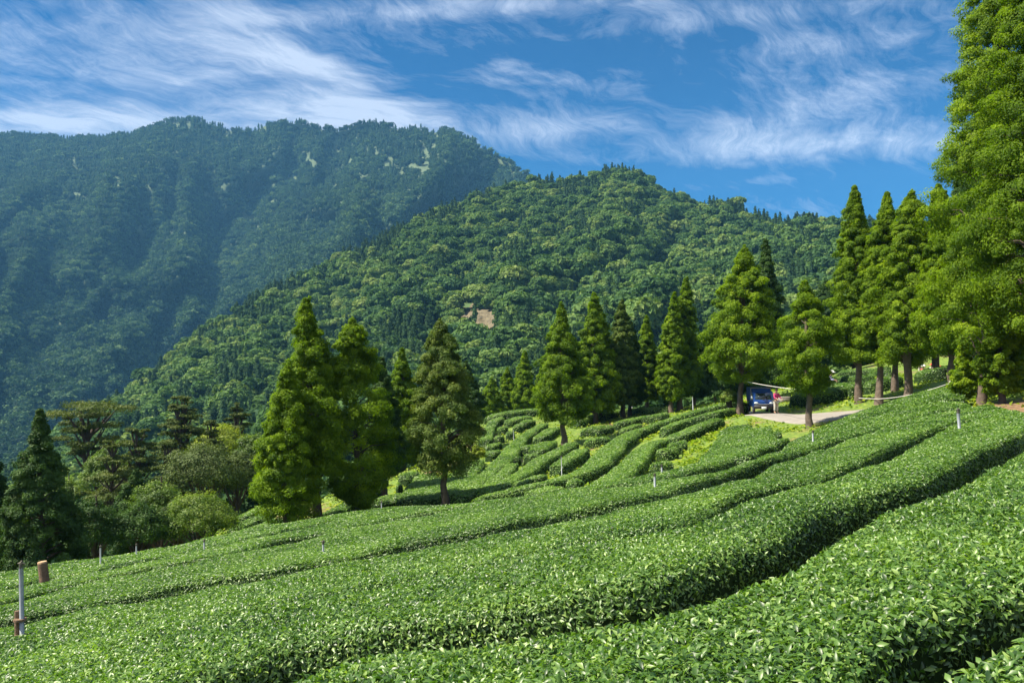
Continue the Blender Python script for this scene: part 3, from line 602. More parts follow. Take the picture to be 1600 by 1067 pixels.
rows = [
 ('longest winding tea hedge on the mound, from the dark trunks down to the near slope', [(1150, 621), (1130, 626), (1094, 635), (1060, 645), (1023, 658), (985, 671), (962, 686), (947, 702), (932, 718), (908, 730), (883, 737), (857, 745), (818, 753), (770, 763), (734, 771)], [.7, .75, .85, .85, .6]),
 ('tea hedge just right of the longest winding one, near the leaning trunk', [(1139, 633), (1088, 646), (1060, 654), (1034, 664)], .62),
 ('tapering tea hedge left of the weedy path by the leaning trunk', [(1129, 645), (1094, 658), (1066, 670), (1046, 677)], [.6, .8, .75]),
 ('winding tea hedge between the two bright weedy paths', [(1037, 679), (1009, 691), (995, 704), (981, 719), (964, 732), (945, 743), (915, 752), (885, 758)], [.6, .7, .7, .55]),
 ('right of two round tea bushes beside the larger weedy path', [(1052, 684), (1066, 685)], .55),
 ('left of two round tea bushes beside the larger weedy path', [(1032, 694), (1052, 693)], .6),
 ('oval tea bush by the sprinkler below the two round bushes', [(1018, 716), (1050, 713)], .6),
 ('low tea hedge below the winding one, between sprinklers', [(1042, 726), (1010, 733), (975, 744)], .5),
 ('long straight tea hedge fanning down from the middle of the mound', [(852, 656), (832, 668), (812, 682), (800, 696), (789, 710), (772, 725), (754, 739), (735, 756), (717, 770)], [.45, .62, .62, .45]),
 ('tea hedge fanning down between its long straight neighbours', [(802, 716), (790, 729), (772, 744), (751, 760)], [.35, .5, .35]),
 ('wide tea hedge below the lone cedar, running down to the hollow', [(897, 686), (869, 700), (845, 712), (820, 729), (790, 746), (752, 763)], [.5, .62, .62, .45]),
 ('short tea hedge next to the thin grey sprinkler on the mound', [(911, 694), (890, 708), (870, 721)], .55),
 ('short tea hedge above the row end in the hollow', [(850, 733), (828, 740), (803, 747)], .55),
 ('oval tea bush in the hollow below the thin grey sprinkler', [(884, 744), (912, 738)], .62),
 ('low tea bush at the foot of the mound, left of the oval one', [(830, 757), (870, 753)], .5),
 ('round tea bush in the middle of the mound', [(815, 694), (830, 690)], .72),
 ('slanting oval tea bush just left of the lone cedar trunk', [(838, 697), (860, 684)], .66),
 ('small round tea bush, left of a pair below the middle of the mound', [(799, 708), (811, 706)], .55),
 ('small round tea bush, right of a pair below the middle of the mound', [(822, 706), (836, 703)], .52),
 ('small tea bush high on the left of the mound, beside a bare patch', [(790, 673), (804, 670)], .6),
 ('tea bush above the bare patch on the mound', [(800, 662), (818, 659)], .65),
 ('slanting tea bush near the top of the mound', [(812, 658), (834, 651)], .6),
 ('small tea bush in the upper left cluster of the mound', [(778, 666), (792, 661)], .6),
 ('tea bush left of the bare patch in the mound cluster', [(772, 679), (788, 675)], .55),
 ('tea bush under the left cluster of the mound', [(765, 691), (781, 687)], .5),
 ('lowest tea bush of the left cluster', [(764, 702), (780, 698)], .5),
 ('curved tea hedge near the top of the mound, third from the skyline', [(833, 646), (808, 649), (790, 655)], .7),
 ('tea hedge along the skyline of the mound, left part', [(850, 636), (820, 637), (790, 641), (758, 648)], .7),
 ('tea hedge curving down the left rim of the mound', [(790, 647), (772, 652), (763, 667), (758, 684)], .6),
 ('tea hedge right behind the lone cedar crown', [(961, 638), (925, 646), (897, 655)], .7),
 ('tea hedge on the skyline between the paired trunks', [(1040, 633), (990, 635), (942, 639)], .75),
 ('second tea hedge below the skyline between the paired trunks', [(1042, 641), (1000, 648), (957, 657)], .75),
 ('shaded tea hedge to the right of the lone cedar', [(955, 662), (925, 664), (905, 667)], .7),
 ('shaded oval tea bush below and right of the lone cedar', [(954, 676), (930, 680), (912, 683)], .7),
 ('tea bush tucked against the longest winding hedge', [(1000, 657), (985, 662), (965, 667)], .6),
 ('tea hedge directly left of the lone cedar trunk', [(868, 663), (852, 672), (840, 680)], .6),
 ('tea hedge hanging on the left flank behind the olive cedar', [(742, 712), (732, 728), (716, 750), (706, 766)], .75),
 ('outer tea hedge behind the olive cedar trunk', [(716, 730), (703, 748), (692, 768)], .7),
 ('tea hedge right of the sandy strip, behind the olive cedar', [(668, 732), (654, 752), (640, 772)], [.6, .75, .75]),
 ('tea hedge left of the olive cedar trunk', [(690, 736), (678, 754), (664, 774)], .7),
 ('small round tea bush on the sandy strip', [(619, 750), (629, 748)], .5),
 ('tea bush above the sandy strip', [(632, 738), (646, 730)], .62),
 ('tea bush beside the sandy strip, above the grey pipe', [(600, 776), (612, 764)], .75),
 ('tea hedge glimpsed between the two left cedars', [(592, 752), (575, 764), (556, 778)], .7),
 ('higher tea hedge glimpsed between the two left cedars', [(598, 738), (580, 746), (560, 755)], .7),
 ('tea hedge right of the left cedar trunk', [(552, 775), (532, 786), (514, 797)], .6),
 ('upper of three tea hedges left of the tall cedar', [(420, 780), (395, 792), (365, 806)], .6),
 ('middle of three tea hedges left of the tall cedar', [(428, 792), (400, 803), (362, 820)], .6),
 ('lowest of three tea hedges left of the tall cedar', [(440, 800), (415, 810), (385, 822)], .5),
]
for k, (lb, c, hw) in enumerate(rows): row(lb, c, np.array(hw) * .86 if hasattr(hw, '__len__') else hw * .86, GM, seed=20 + k, height=.75, tintoff=.13, hvar=.03)
rows = [
 ('broad tea block right of the larger weedy path, below the road', [(1151, 662), (1148, 680), (1143, 700), (1136, 716)], [.75, .9, 1.0, .8]),
 ('tea block below the blue truck, left of a dark slot', [(1184, 664), (1180, 682), (1174, 702)], [.75, .85, .75]),
 ('round tea bush on the bank just under the road', [(1206, 676), (1222, 673)], .8),
 ('low tea hedge at the foot of the bank under the road', [(1200, 692), (1222, 684)], .5),
]
for k, (lb, c, hw) in enumerate(rows): row(lb, c, hw, GB, seed=80 + k, tintoff=.03)
GR = 'tea hedges across the road'
rows = [
 ('round shaded tea bush across the road, behind the person in magenta', [(1244, 630), (1262, 628)], 1.1),
 ('large shaded tea bush across the road, left of the twin trunks', [(1278, 634), (1305, 630)], 1.2),
 ('sunny tea bush across the road, between the twin trunks', [(1312, 632), (1334, 629)], 1.0),
 ('tea hedge running behind the shaded bushes across the road', [(1236, 616), (1280, 613), (1330, 611)], .9),
 ('tea hedge on the sunny knoll, lower terrace', [(1250, 604), (1300, 600), (1345, 600)], .5),
 ('tea hedge on the sunny knoll, middle terrace', [(1276, 592), (1315, 588), (1360, 588)], .5),
 ('tea hedge along the top of the sunny knoll', [(1300, 582), (1340, 577), (1390, 575)], .5),
 ('dark shaded tea hedge behind the rope post', [(1432, 603), (1460, 600), (1498, 596)], 1.2),
 ('second dark tea hedge behind the rope post', [(1436, 594), (1465, 590), (1500, 588)], 1.0),
 ('small tea bush left of the truck, beside the leaning trunk', [(1150, 632), (1168, 629)], .8),
 ('tea hedge behind the thick twin trunk', [(1350, 618), (1385, 614), (1410, 612)], .9),
]
CAST_MIN[0] = 50
for k, (lb, c, hw) in enumerate(rows): row(lb, c, hw, GR, seed=95 + k, tintoff=.02)
CAST_MIN[0] = 1.2

# weeds on the paths
def in_poly(u, v, poly):
    r = np.zeros(len(u), bool); n = len(poly)
    for i in range(n):
        x1, y1 = poly[i]; x2, y2 = poly[(i + 1) % n]
        c = ((y1 > v) != (y2 > v)) & (u < (x2 - x1) * (v - y1) / (y2 - y1 + 1e-9) + x1); r ^= c
    return r
n = 190000; x = rt.uniform(-16, 30, n); y = rt.uniform(24, 85, n); P = np.stack([x, y, G(x, y)], 1)
u, v = pxof(P)
lush = in_poly(u, v, [(1060, 740), (1080, 680), (1140, 645), (1135, 670), (1110, 700), (1100, 725)]) | in_poly(u, v, [(890, 750), (940, 725), (960, 700), (1020, 668), (1040, 672), (1000, 700), (960, 745)]) | in_poly(u, v, [(1180, 690), (1240, 670), (1262, 680), (1215, 705)]) | in_poly(u, v, [(1235, 615), (1400, 560), (1420, 600), (1240, 622)])
dn = np.where(lush, 1.0, .22) * (vnoise(x * .6, y * .6, 0, 5) > -.35)
dn = np.where((x - 17) ** 2 + (y - 26.5) ** 2 < 10, .05, dn)
ok = (rt.uniform(size=n) < dn) & ~in_poly(u, v, [(1150, 640), (1168, 653), (1200, 660), (1250, 667), (1290, 663), (1330, 653), (1380, 643), (1440, 627), (1500, 605), (1495, 592), (1430, 610), (1380, 626), (1330, 638), (1290, 643), (1250, 646), (1200, 643), (1150, 628)]); P = P[ok]; n = len(P)
mb = MB(); az = rt.uniform(0, 6.28, n); L = rt.uniform(.10, .26, n)
cards(mb, P + np.stack([0 * L, 0 * L, L * rt.uniform(.1, .7, n)], 1), rt.normal(size=(n, 3)) * .5 + [0, 0, .8], np.stack([np.cos(az), np.sin(az), rt.uniform(.2, 1, n)], 1), L, L * .6, rt.uniform(.3, 1, n))
tag(mb.obj('weeds', M_WEED), 'bright yellow green weeds on the paths between hedges', 'weeds', kind='stuff')

# ------------------------------------------------------------------ road
fr = curve([(1140, 640), (1168, 651), (1200, 658), (1250, 665), (1290, 661), (1330, 651), (1380, 642), (1440, 626), (1500, 604)], 80, HT)
bk = curve([(1140, 630), (1172, 641), (1200, 645), (1250, 648), (1290, 645), (1330, 643), (1380, 635), (1430, 620), (1495, 599)], 80, HT)
t = np.linspace(0, 1, 9)[None, :, None]; R_ = fr[:, None] * (1 - t) + bk[:, None] * t
mb = MB(); z = G(R_[..., 0], R_[..., 1]) + .05; z[:, 0] -= .15; z[:, -1] -= .15
mb.add(np.stack([R_[..., 0], R_[..., 1], z], -1).reshape(-1, 3), grid_faces(80, 9))
tag(mb.obj('road', plain('road_concrete', (.25, .225, .20), .9, var=.18, scale=1.3, bump=.3), smooth=True), kind='structure')

# ------------------------------------------------------------------ trees
rk = np.random.RandomState(5)
def crown_cards(mb, c, cr, out, npc, L, squash=.8, base=.45, up=.5, r=None):
    """leaf cards around one clump"""
    q = rdir(npc, r); q = nrm(q + out * .45 + np.array([0, 0, .25]))
    P = c + q * cr * np.array([1, 1, squash]) * r.uniform(.5, 1.12, (npc, 1))
    P = P + (out * .9 + np.array([0, 0, -.25])) * ((q * out).sum(-1, keepdims=True)).clip(0, 1) * cr * r.uniform(.2, .9, (npc, 1))
    N = q * .8 + out * .35 + r.normal(size=q.shape) * .45 + np.array([0, 0, .2])
    A = q * .5 + out * .4 + np.array([0, 0, up]) + r.normal(size=q.shape) * .5
    l = L * r.uniform(.7, 1.4, npc)
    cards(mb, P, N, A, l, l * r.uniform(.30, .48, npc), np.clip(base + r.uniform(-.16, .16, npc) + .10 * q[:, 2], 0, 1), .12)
def tree(label, style, ub, d, ut, vt, hw_px, vcb, mat, bark=None, group=None, name='cedar_tree', cat='tree', seed=0, dens=1.0, trunk=1.0, bright=0.0, base_drop=.1, prof=None, lean=0, ragged=.2, n_trunk=1):
    r = np.random.RandomState(seed * 7 + 11); bark = bark or M_BARKD
    a, _ = ray(ub, 600); x0, y0 = a * d, d; z0 = float(G(x0, y0)) - base_drop
    at_, ct_ = ray(ut, vt); top = np.array([at_ * d, d, ct_ * d]); base = np.array([x0, y0, z0]); H = top[2] - z0
    _, cb = ray(ub, vcb); zc = np.clip((cb * d - z0) / H, .02, .8)
    Rr = hw_px / F * d * 1.08
    bv = pxof(base[None])[1][0]; print('TREE %-30.30s base v %.0f H %.1f' % (label, bv, H))
    root = empty(name, tuple(base), 0, label, cat, group)
    ax = lambda h: (top - base) * h + np.array([lean * math.sin(h * 3.1), 0, 0]) if np.isscalar(h) else (top - base)[None] * h[:, None]
    mb = MB(); rb = max(.09, H * .016) * trunk; hs = np.linspace(0, .97, 14); pts = np.array([ax(float(h)) for h in hs])
    pts[1:-1, :2] += r.normal(size=(12, 2)) * rb * .25
    rad = rb * (1 - hs) ** .8 + .02; rad[0] *= 1.5; rad[1] *= 1.12
    add_tube(mb, pts, rad, 9, .5, rough=.25, seed=seed)
    Lc = max(.10, .0027 * d); Cm = MB()
    hc = H * (1 - zc)
    if style == 'cedar':
        pf = prof or (lambda h: (1 - h) ** .72 * min(1.0, .45 + h * 3.2))
        cr0 = np.clip(Rr * .22, .19, .48); area = math.pi * Rr * hc * 1.15; ncl = int(area / (cr0 ** 2) * 1.12 * dens) + 14
        npc = int(np.clip(2.6 * cr0 ** 2 * 4.2 / (.20 * Lc * Lc), 26, 250))
        ph = r.uniform(0, 6.28)
        for k in range(ncl):
            h = r.uniform(0, 1) ** .95; th = r.uniform(0, 6.28)
            q = pf(h); rr = Rr * q * (1 + ragged * (vnoise([math.cos(th) * 1.6 + 5], [math.sin(th) * 1.6 + h * 6], seed * 3.3, 3)[0] + .5 * vnoise([th * 2.0], [h * 13], seed, 8)[0]))
            rr *= r.uniform(.45, 1.0) ** .45; rr = max(rr - cr0 * .6, 0)
            hh = zc + (1 - zc) * h
            out = np.array([math.cos(th), math.sin(th), 0.0]); c = ax(float(hh)) + out * rr
            cr = cr0 * (.55 + .45 * (1 - h)) * r.uniform(.7, 1.25)
            if h > .96: cr *= .6
            if r.uniform() < .22: c = c + out * cr * .7; cr *= .8
            crown_cards(Cm, c, cr, out * min(1, rr / max(Rr * .3, .1)), npc, Lc, .85, .42 + bright + r.uniform(-.2, .27), .5, r)
            if r.uniform() < .28: add_tube(mb, [ax(float(max(hh - .05, .02))), (ax(float(hh)) + c) / 2 - np.array([0, 0, .05]), c], [rb * .28 * (1 - h) + .012, rb * .18 * (1 - h) + .01, .008], 5, .5, False)
        tip = top - base
        for k in range(7):
            crown_cards(Cm, tip - np.array([0, 0, .25 * k * cr0 * 1.4]) + r.normal(size=3) * .06, cr0 * (.22 + .07 * k), np.array([0, 0, 1.0]), 40, Lc * .9, 1.2, .5 + bright, 1.2, r)
    elif style in ('pine', 'umbrella'):
        tiers = 7 if style == 'pine' else 5
        for k in range(tiers):
            f = (k + .5) / tiers
            if style == 'pine': q = Rr * (1.05 - .85 * f) * r.uniform(.75, 1.1)
            else: q = Rr * (1.0 if k == tiers - 1 else .62 * r.uniform(.7, 1.1))
            hh = zc + (1 - zc) * (f if style == 'pine' else (.25 + .17 * k if k < tiers - 1 else .95))
            nb = 6 if style == 'pine' else (8 if k == tiers - 1 else 5)
            for j in range(nb):
                th = j * 6.283 / nb + r.uniform(-.4, .4); out = np.array([math.cos(th), math.sin(th), 0]); e = ax(float(min(hh, .97))) + out * q * r.uniform(.55, .8) + np.array([0, 0, .05 * H * r.uniform(-.3, .5)])
                st = ax(float(max(min(hh, .95) - .08, .05))); add_tube(mb, [st, (st + e) / 2 + np.array([0, 0, -.03 * H * .3]), e], [rb * .42, rb * .28, .02], 6, .5, False)
                for w in range(4):
                    c = e + np.array([r.uniform(-1, 1) * q * .35, r.uniform(-1, 1) * q * .35, r.uniform(-.1, .14) * q * .35])
                    crown_cards(Cm, c, q * .28 * r.uniform(.7, 1.2), out * .3, int(90 * dens), Lc * 1.1, .34, .45 + bright + r.uniform(-.15, .15), .8, r)
            for w in range(3 if (style == 'pine' or k == tiers - 1) else 0):
                crown_cards(Cm, ax(float(min(hh, .98))) + r.normal(size=3) * [.2, .2, .05] * q * .6, q * .3, np.array([0, 0, 1.0]), 80, Lc * 1.1, .4, .5 + bright, .8, r)
    else:                                                   # rounded broadleaf crown or shrub
        cz = zc + (1 - zc) * .5; cr0 = Rr * .26; ncl = int(60 * dens)
        for k in range(ncl):
            q = rdir(1, r)[0]; q[2] = abs(q[2]) * 1.2 - .35 if style == 'dome' else q[2]
            rad_ = r.uniform(.5, 1) ** .5 * (1 + .3 * vnoise([q[0] * 2 + 3], [q[1] * 2], q[2] * 2 + seed, 6)[0])
            c = ax(float(cz)) + q * np.array([Rr, Rr, hc * .5]) * rad_ * .78
            crown_cards(Cm, c, cr0 * r.uniform(.7, 1.2), nrm(q), int(120 * dens), Lc * 1.05, .8, .42 + bright + r.uniform(-.17, .2), .3, r)
            if k % 4 == 0: s_ = ax(float(zc * .8)); add_tube(mb, [s_, (s_ + c) / 2 + np.array([0, 0, -.1]), c], [rb * .5, rb * .3, .012], 6, .5, False)
    mb.obj('trunk', bark, root, True); Cm.obj('crown', mat, root); return root

low = lambda h: (1 - h) ** .8 * min(1.0, .75 + h * 1.5)              # widest near the bottom
full = lambda h: (1 - h) ** .66 * min(1.0, .55 + h * 2.2)
G1 = 'cedars standing in the middle of the tea field'
tree('tallest cedar left of centre, with a spire top and a bare dark trunk foot', 'cedar', 498, 33, 478, 468, 62, 738, M_CEDAR, group=G1, seed=1, ragged=.4, prof=lambda h: (1 - h) ** .62 * min(1, .55 + h * 1.6), bright=.02)
tree('bushy bright cedar bulging at the left foot of the tallest one', 'cedar', 449, 31.5, 449, 572, 56, 808, M_CEDAR, group=G1, seed=2, prof=full, bright=.06)
tree('cedar with a rounded belly hanging almost to the ground, right of the tallest one', 'cedar', 562, 34, 550, 500, 60, 786, M_CEDAR, group=G1, seed=3, prof=lambda h: ((1 - h) ** .5 if h > .6 else .78 + .22 * math.sin(h * 5)) * min(1, .3 + h * 4) * (1 if h < .62 or h > .72 else .85), ragged=.3, bright=.05)
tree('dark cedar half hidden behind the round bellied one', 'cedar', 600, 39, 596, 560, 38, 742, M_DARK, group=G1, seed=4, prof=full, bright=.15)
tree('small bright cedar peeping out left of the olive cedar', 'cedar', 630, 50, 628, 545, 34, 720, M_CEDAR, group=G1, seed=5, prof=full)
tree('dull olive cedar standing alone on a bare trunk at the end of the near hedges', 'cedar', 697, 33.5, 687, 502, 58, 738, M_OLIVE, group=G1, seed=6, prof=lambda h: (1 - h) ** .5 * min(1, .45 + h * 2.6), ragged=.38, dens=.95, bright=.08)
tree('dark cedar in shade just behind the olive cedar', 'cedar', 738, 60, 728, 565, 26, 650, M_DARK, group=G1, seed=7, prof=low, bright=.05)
tree('lone cedar on the mound with clumped lower boughs', 'cedar', 881, 55, 877, 478, 50, 656, M_CEDAR, M_BARK, group=G1, seed=8, prof=lambda h: (1 - h) ** .78 * min(1, .6 + h * 1.6), trunk=1.15)
G2 = 'cedars lining the far side of the tea field'
tree('bright cedar with two trunks, right of the lone mound cedar', 'cedar', 930, 66, 928, 460, 40, 640, M_CEDAR, group=G2, seed=9, prof=full, bright=.03)
tree('slender companion trunk behind the bright twin cedar', 'cedar', 938, 67.5, 945, 520, 24, 640, M_CEDAR, group=G2, seed=10, bright=-.05)
tree('brownish topped cedar between the bright twin cedar and the thin one', 'cedar', 973, 68, 971, 470, 30, 628, M_OLIVE, group=G2, seed=11, prof=full, bright=-.02)
tree('shaded cedar trunk beside the brownish topped one', 'cedar', 984, 69, 986, 505, 26, 630, M_DARK, group=G2, seed=12, prof=full, bright=.1)
tree('thin short cedar with a pointed tip before the tall paired ones', 'cedar', 1010, 72, 1010, 495, 25, 622, M_CEDAR, group=G2, seed=13, prof=full)
tree('tall narrow cedar, left one of the close pair', 'cedar', 1048, 66, 1054, 458, 27, 622, M_CEDAR, M_BARK, group=G2, seed=14, prof=full, bright=.04)
tree('tall narrow cedar with a sharp tip, right one of the close pair', 'cedar', 1062, 67, 1072, 435, 32, 618, M_CEDAR, M_BARK, group=G2, seed=15, prof=full, bright=-.04)
tree('cedar in deep shade right of the close pair', 'cedar', 1084, 70, 1094, 520, 32, 615, M_DARK, M_BARK, group=G2, seed=16, prof=full, bright=.05)
tree('wide bright cedar on a leaning trunk beside the blue truck', 'cedar', 1156, 49, 1163, 390, 66, 592, M_CEDAR, M_BARK, group=G2, seed=17, prof=lambda h: (1 - h) ** .62 * min(1, .35 + h * 3), trunk=.95, bright=.10, ragged=.35)
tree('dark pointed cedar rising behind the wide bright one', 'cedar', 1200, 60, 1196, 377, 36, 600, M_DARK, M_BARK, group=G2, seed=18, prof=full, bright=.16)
tree('low airy cedar in front of the road with a straight trunk', 'cedar', 1265, 39, 1257, 442, 56, 612, M_CEDAR, M_BARK, group=G2, seed=19, prof=lambda h: (1 - h) ** .6 * min(1, .3 + h * 2.5), ragged=.45, dens=.8, trunk=1.15, bright=.02)
G3 = 'tall cedars by the road on the right'
tree('tall pointed cedar, first in the right hand group, tied to the rope', 'cedar', 1342, 44.5, 1335, 292, 46, 560, M_CEDAR, M_BARK, group=G3, seed=20, prof=full, bright=.05, trunk=.8)
tree('tall cedar with a pale straight trunk, second in the right hand group', 'cedar', 1372, 43, 1386, 302, 46, 560, M_CEDAR, M_BARK, group=G3, seed=21, prof=full, bright=.10, trunk=.8)
tree('cedar with a reddish shadowed trunk behind the pale trunked one', 'cedar', 1397, 47, 1410, 330, 36, 560, M_CEDAR, M_BARK, group=G3, seed=22, prof=full, bright=.0, trunk=.8)
tree('cedar with yellowish low boughs on a thick trunk, third in the right hand group', 'cedar', 1416, 41, 1424, 300, 50, 568, M_CEDAR, M_BARK, group=G3, seed=23, prof=lambda h: (1 - h) ** .5 * min(1, .55 + h * 1.2), bright=.12, trunk=1.1, ragged=.4)
tree('dark trunked cedar behind, next to the far parked vehicles', 'cedar', 1461, 50, 1466, 290, 46, 545, M_CEDAR, group=G3, seed=24, prof=full, bright=.02)
tree('huge cedar filling the right side with a pale trunk and ragged left edge', 'cedar', 1532, 30, 1580, -230, 90, 535, M_CEDAR, M_BARK, group=G3, seed=25, prof=lambda h: (1 - h) ** .55 * min(1, .6 + h * 1.5), dens=1.1, bright=.10, ragged=.3, trunk=.34)
tree('huge cedar cut off by the right edge of the view', 'cedar', 1628, 27, 1640, -240, 120, 520, M_CEDAR, M_BARK, group=G3, seed=26, prof=full, bright=.0, trunk=.45)
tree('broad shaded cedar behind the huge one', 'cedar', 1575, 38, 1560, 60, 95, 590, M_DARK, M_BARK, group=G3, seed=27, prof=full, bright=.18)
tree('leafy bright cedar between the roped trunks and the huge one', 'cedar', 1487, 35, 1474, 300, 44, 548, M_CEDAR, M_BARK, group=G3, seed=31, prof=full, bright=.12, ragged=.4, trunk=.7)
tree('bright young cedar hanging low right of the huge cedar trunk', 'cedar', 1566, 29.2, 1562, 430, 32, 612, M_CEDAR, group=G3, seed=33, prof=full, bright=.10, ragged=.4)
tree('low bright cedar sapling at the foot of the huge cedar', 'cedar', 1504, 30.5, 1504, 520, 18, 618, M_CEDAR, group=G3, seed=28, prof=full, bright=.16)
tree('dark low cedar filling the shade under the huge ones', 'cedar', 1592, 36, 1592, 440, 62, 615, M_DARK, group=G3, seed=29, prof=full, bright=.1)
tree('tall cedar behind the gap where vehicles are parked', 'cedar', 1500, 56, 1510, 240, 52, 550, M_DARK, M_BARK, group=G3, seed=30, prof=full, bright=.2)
G4 = 'trees in shade behind the road'
for k, (lb, ub, d, ut, vt, hw, vb) in enumerate([
  ('shaded tree right of the close pair, behind a green shrub', 1118, 78, 1118, 520, 34, 615), ('shaded tree just left of the truck roof', 1150, 80, 1150, 530, 32, 610),
  ('shaded tree directly behind the truck', 1180, 76, 1180, 500, 36, 600), ('shaded tree right of the truck, behind the person', 1215, 84, 1218, 490, 36, 595),
  ('shaded tree behind the crown of the low airy cedar', 1290, 88, 1290, 440, 44, 570), ('shaded tree at the top of the sunny knoll', 1335, 98, 1350, 430, 46, 568),
  ('shaded tree behind the reddish trunk', 1400, 90, 1400, 400, 50, 565), ('shaded tree above the far parked vehicles', 1450, 92, 1450, 420, 40, 556), ('farthest shaded tree by the bend of the road', 1480, 88, 1478, 380, 50, 560)]):
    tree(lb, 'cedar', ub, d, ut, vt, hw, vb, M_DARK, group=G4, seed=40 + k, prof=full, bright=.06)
G5 = 'young trees beyond the left rim of the mound'
for k, (lb, ub, d, ut, vt, hw, vb) in enumerate([
  ('pointed young cedar beyond the mound, nearest to the lone cedar', 818, 84, 820, 550, 22, 640), ('smaller young cedar beyond the mound rim', 795, 86, 793, 575, 18, 645),
  ('lowest young cedar beyond the mound rim, beside the shaded one', 770, 84, 768, 592, 20, 650), ('young cedar partly behind the lone cedar', 850, 86, 850, 570, 22, 640)]):
    tree(lb, 'cedar', ub, d, ut, vt, hw, vb, M_CEDAR, group=G5, seed=55 + k, prof=full)
G6 = 'trees at the left below the crest of the near slope'
tree('dark green cone shaped cedar near the left edge', 'cedar', 70, 29, 62, 643, 58, 895, M_DARK, group=G6, seed=60, prof=lambda h: (1 - h) ** .7 * min(1, .8 + h), bright=.2, ragged=.3)
tree('dark cedar cut off by the left edge of the view', 'cedar', -25, 31, -20, 700, 48, 890, M_DARK, group=G6, seed=61, prof=full, bright=.12)
tree('umbrella pine with a flat spreading top', 'umbrella', 142, 62, 138, 632, 54, 730, M_PINE, name='pine_tree', group=G6, seed=62, dens=1.2, trunk=1.1)
tree('pine with thin open tiers and a visible stem top', 'pine', 287, 66, 285, 617, 46, 720, M_PINE, name='pine_tree', group=G6, seed=63, dens=1.0)
tree('wide tiered pine just right of the dark cone cedar', 'pine', 180, 46, 176, 682, 62, 860, M_PINE, name='pine_tree', group=G6, seed=64, dens=1.6)
tree('dense layered pine between the umbrella pine and the thin one', 'pine', 218, 56, 214, 668, 58, 800, M_PINE, name='pine_tree', group=G6, seed=65, dens=1.5, bright=-.05)
tree('pine low behind the grey leaved tree', 'pine', 372, 70, 370, 628, 40, 740, M_PINE, name='pine_tree', group=G6, seed=66, dens=1.2, bright=-.1)
tree('grey brown leaved tree behind the round shrub', 'dome', 318, 50, 318, 692, 56, 780, M_GREYB, name='broadleaf_tree', group=G6, seed=67, dens=1.5)
tree('second grey leaved tree, against the bright bushy cedar', 'dome', 372, 52, 370, 700, 36, 785, M_GREYB, name='broadleaf_tree', group=G6, seed=68, dens=1.3)
tree('yellow leaved tree glowing above the grey one', 'dome', 345, 66, 345, 668, 44, 720, M_YEL, name='broadleaf_tree', group=G6, seed=69, dens=1.3, bright=-.05)
tree('round bright shrub at the crest, left of the cedars', 'dome', 312, 36, 312, 774, 56, 850, M_BROAD, name='shrub', cat='shrub', group=G6, seed=70, dens=1.5, bright=.08)
tree('green broadleaf tree between the wide pine and the round shrub', 'dome', 255, 40, 252, 740, 46, 860, M_BROAD, name='broadleaf_tree', group=G6, seed=71, dens=1.4, bright=-.1)
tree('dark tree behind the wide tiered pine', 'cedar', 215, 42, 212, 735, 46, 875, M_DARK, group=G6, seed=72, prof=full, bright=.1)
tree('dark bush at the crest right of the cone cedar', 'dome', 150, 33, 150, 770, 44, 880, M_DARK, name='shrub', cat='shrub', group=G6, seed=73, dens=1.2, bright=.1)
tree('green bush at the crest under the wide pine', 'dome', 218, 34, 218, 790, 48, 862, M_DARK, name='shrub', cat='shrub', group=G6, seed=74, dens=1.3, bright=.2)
for k, (lb, sty, u_, d_, vt_, hw_, vb_, mt_, nm_) in enumerate([
  ('feathery yellow green tree between the umbrella pine and the layered pine', 'dome', 168, 58, 690, 34, 790, M_BROAD, 'broadleaf_tree'),
  ('small layered pine in front of the yellow leaved tree', 'pine', 330, 56, 655, 34, 760, M_PINE, 'pine_tree'),
  ('slim layered pine behind the green broadleaf tree', 'pine', 262, 52, 690, 36, 800, M_PINE, 'pine_tree'),
  ('light green tree behind the second grey leaved tree', 'dome', 398, 64, 672, 34, 760, M_BROAD, 'broadleaf_tree'),
  ('loose green tree left of the umbrella pine, behind the cone cedar', 'dome', 108, 52, 735, 36, 840, M_BROAD, 'broadleaf_tree'),
  ('low mixed shrub between the round shrub and the green tree', 'dome', 280, 38, 778, 34, 852, M_GREYB, 'shrub')]):
    tree(lb, sty, u_, d_, u_, vt_, hw_, vb_, mt_, name=nm_, cat='shrub' if nm_ == 'shrub' else 'tree', group=G6, seed=90 + k, dens=1.3, bright=-.04)
tree('green broadleaf tree above the three left hedges', 'dome', 390, 58, 388, 720, 34, 790, M_BROAD, name='broadleaf_tree', group=G6, seed=75, dens=1.2, bright=-.08)
tree('bright shrub at the foot of the leaning trunk', 'dome', 1141, 50, 1141, 604, 14, 640, M_BROAD, name='shrub', cat='shrub', seed=76, dens=.9, bright=.1)
tree('small yellowish shrub beside the strip right of the olive cedar', 'dome', 748, 46, 746, 694, 12, 724, M_YEL, name='shrub', cat='shrub', seed=77, dens=.6, bright=-.1)

